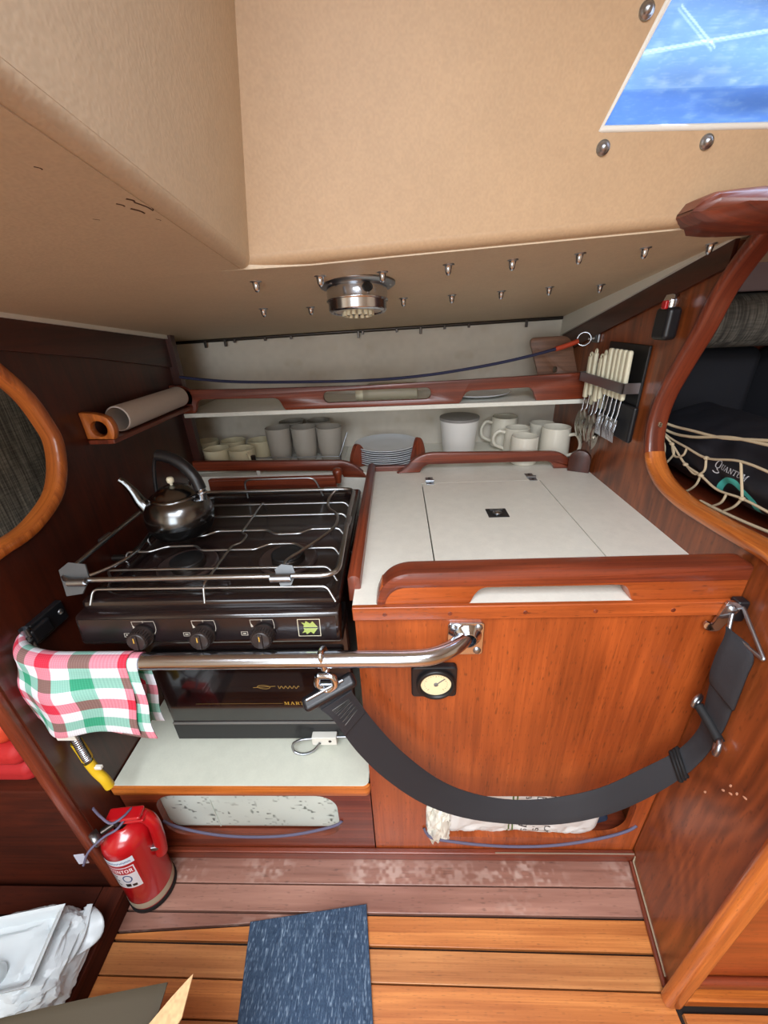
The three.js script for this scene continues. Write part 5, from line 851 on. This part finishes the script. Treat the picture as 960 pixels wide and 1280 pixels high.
// ------------------------------------------------------------------ next compartment on the left
{
  const c = solo('settee_cushion', new RoundedBoxGeometry(0.10, 0.62, 1.2, 4, 0.03).translate(-0.86, 0.93, -0.30), M.weave, 'grey woven cushion seen through the left bulkhead opening', 'cushion', null, { grain: 'z' });
  const r = thing('red_lifejackets', 'folded red and orange fabric stacked on the locker ledge at far left', 'fabric');
  mesh('lower_fold', new RoundedBoxGeometry(0.30, 0.05, 0.24, 4, 0.02).translate(-0.820, 0.4435, -0.05), std(0xa81a1c, 0.7), r);
  mesh('middle_fold', new RoundedBoxGeometry(0.30, 0.05, 0.24, 4, 0.022).translate(-0.825, 0.491, -0.05), std(0xb21e1c, 0.7), r);
  mesh('upper_fold', new RoundedBoxGeometry(0.28, 0.06, 0.22, 4, 0.026).translate(-0.83, 0.543, -0.05), std(0xc83f1c, 0.7), r);
  const ws = struct('wall_quarter_left');
  mesh('lining', bx(-0.925, -0.915, 0.418, 1.30, -0.94, 0.35), M.mahog, ws);
}
// ------------------------------------------------------------------ next compartment on the right
{
  const ws = struct('wall_quarter_right');
  const be = thing('berth', 'dark red wooden berth board under the sail bag beyond the right bulkhead', 'berth');
  mesh('board', bx(0.69, 1.28, 0.845, 0.8615, -0.62, 0.05, 0.003), M.mahog, be, { grain: 'z' });
  mesh('front', bx(0.69, 1.28, 0.0, 0.845, -0.02, 0.0), M.mahog, be, { grain: 'x' });
  mesh('lining', bx(0.665, 1.65, 0.862, 1.32, -0.66, -0.64), M.mahog, ws);
  mesh('lining', bx(1.30, 1.32, 0.862, 1.40, -0.64, 0.1), M.mahog, ws);
  const bl = thing('rolled_blanket', 'dark grey rolled fabric high in the berth beyond the right bulkhead', 'blanket');
  mesh('roll', new RoundedBoxGeometry(0.60, 0.11, 0.16, 5, 0.05).translate(0.98, 1.205, -0.50), new THREE.MeshPhysicalMaterial({ color: 0xa0a2a8, roughness: 0.95, map: T.weave }), bl, { grain: 'x' });
  mesh('straps', [bx(0.70, 1.28, 1.145, 1.20, -0.60, -0.57)], M.grey, bl);
  const lk = thing('berth_locker', 'pale pinkish locker edge at the top of the berth beyond the right bulkhead', 'locker');
  mesh('front', bx(0.74, 1.29, 1.262, 1.345, -0.45, -0.43, 0.004), std(0x6a5c5e, 0.6), lk); mesh('underside', bx(0.74, 1.29, 1.262, 1.27, -0.63, -0.45), std(0x6a5c5e, 0.6), lk);
  const bg = thing('sail_bag', 'navy sail bag with teal arc and white lettering behind the net', 'bag');
  const bt = canvasTex(1024, 512, (c, w, h) => { c.fillStyle = '#15161d'; c.fillRect(0, 0, w, h); c.strokeStyle = '#4fc0b4'; c.lineWidth = 24; c.beginPath(); c.ellipse(672, 350, 80, 86, 0, PI * 0.98, PI * 2.1); c.stroke(); c.fillStyle = '#cfd0d4'; c.font = '44px serif'; c.fillText('Q', 560, 244); c.font = '27px serif'; c.fillText('UANTUM', 593, 242); c.strokeStyle = '#cfd0d4'; c.lineWidth = 5; c.beginPath(); c.arc(574, 254, 14, 0.2, 2.6); c.stroke(); });
  const g = sheet(60, 40, (u, v) => { const z = mix(-0.55, 0.03, u), a = v * PI * 0.98; const r = 0.087 + 0.005 * (1 - 2 * Math.abs(n3(u * 5, v * 3, 3))) + 0.005 * n3(u * 11, v * 7, 9); const e = Math.min(1, Math.min(u, 1 - u) * 5 + 0.35); return V(0.850 - Math.sin(a) * r * 1.55 * e, 0.864 + 0.083 - Math.cos(a) * r * 0.88 * e, z); });
  mesh('bag', g, new THREE.MeshPhysicalMaterial({ map: bt, roughness: 0.6, sheen: 0.3, side: THREE.DoubleSide }), bg, { keepUV: true });
  const bk = thing('navy_cushion', 'long black cushion along the far side of the berth behind the sail bag', 'cushion');
  mesh('pad', new RoundedBoxGeometry(0.26, 0.275, 0.62, 4, 0.04).translate(1.155, 1.003, -0.32), M.navyCloth, bk);
  solo('navy_cushion', new RoundedBoxGeometry(0.345, 0.275, 0.075, 4, 0.03).translate(0.848, 1.003, -0.598), M.navyCloth, 'black cushion standing against the end of the berth behind the net', 'cushion');
  // knotted storage net across the opening
  const nt = thing('storage_net', 'knotted beige cord net stretched across the right bulkhead opening', 'net');
  const X = 0.700, S = (pts, r = 0.0024) => mesh('strand', tube(pts.map(([z, y, x]) => [x ?? X, y, z]), r, Math.max(12, pts.length * 8), 6), M.twine, nt);
  S([[-0.334, 1.012, 0.655], [-0.40, 1.010, 0.672], [-0.36, 1.000], [-0.30, 1.005], [-0.22, 1.012], [-0.14, 1.030], [0.0, 1.062]], 0.003);
  S([[-0.334, 1.008, 0.655], [-0.40, 1.004, 0.672], [-0.37, 0.985], [-0.30, 0.992], [-0.2, 1.018], [-0.1, 1.03], [0.0, 1.05]], 0.003);
  S([[-0.40, 1.005, 0.672], [-0.375, 0.975], [-0.30, 0.968], [-0.24, 0.965], [-0.16, 0.985], [-0.05, 0.985]]);
  S([[-0.40, 1.005, 0.672], [-0.35, 0.962], [-0.29, 0.934], [-0.24, 0.928], [-0.19, 0.918], [-0.13, 0.925], [-0.05, 0.925]]);
  S([[-0.24, 0.965], [-0.235, 0.94], [-0.255, 0.925], [-0.29, 0.934]]); S([[-0.30, 0.968], [-0.305, 0.95], [-0.33, 0.94], [-0.35, 0.962]]);
  S([[-0.40, 1.0, 0.672], [-0.375, 0.955], [-0.365, 0.93], [-0.36, 0.905], [-0.335, 0.885], [-0.30, 0.875]]); S([[-0.36, 0.905], [-0.345, 0.925], [-0.335, 0.945], [-0.35, 0.962]]);
  S([[-0.30, 0.875], [-0.27, 0.880], [-0.245, 0.905], [-0.24, 0.928]]); S([[-0.32, 0.878], [-0.27, 0.880], [-0.25, 0.876]]);
  S([[-0.22, 0.880], [-0.16, 0.884], [-0.10, 0.890], [-0.03, 0.90]], 0.003); S([[-0.16, 0.885], [-0.14, 0.905], [-0.13, 0.925]]); S([[-0.19, 0.881], [-0.17, 0.90], [-0.165, 0.92]]);
  S([[-0.16, 0.985], [-0.15, 0.965], [-0.14, 0.945], [-0.13, 0.925]]);
  for (const [z, y] of [[-0.24, 0.965], [-0.29, 0.934], [-0.36, 0.905], [-0.30, 0.875], [-0.24, 0.928], [-0.13, 0.925], [-0.35, 0.962]]) mesh('knot', new THREE.SphereGeometry(0.005, 10, 8).scale(1, 0.8, 1.3).translate(X, y, z), M.twine, nt);
}
scene.traverse((o) => { if (o.isMesh) o.castShadow = o.receiveShadow = true; });
renderer.render(scene, camera);
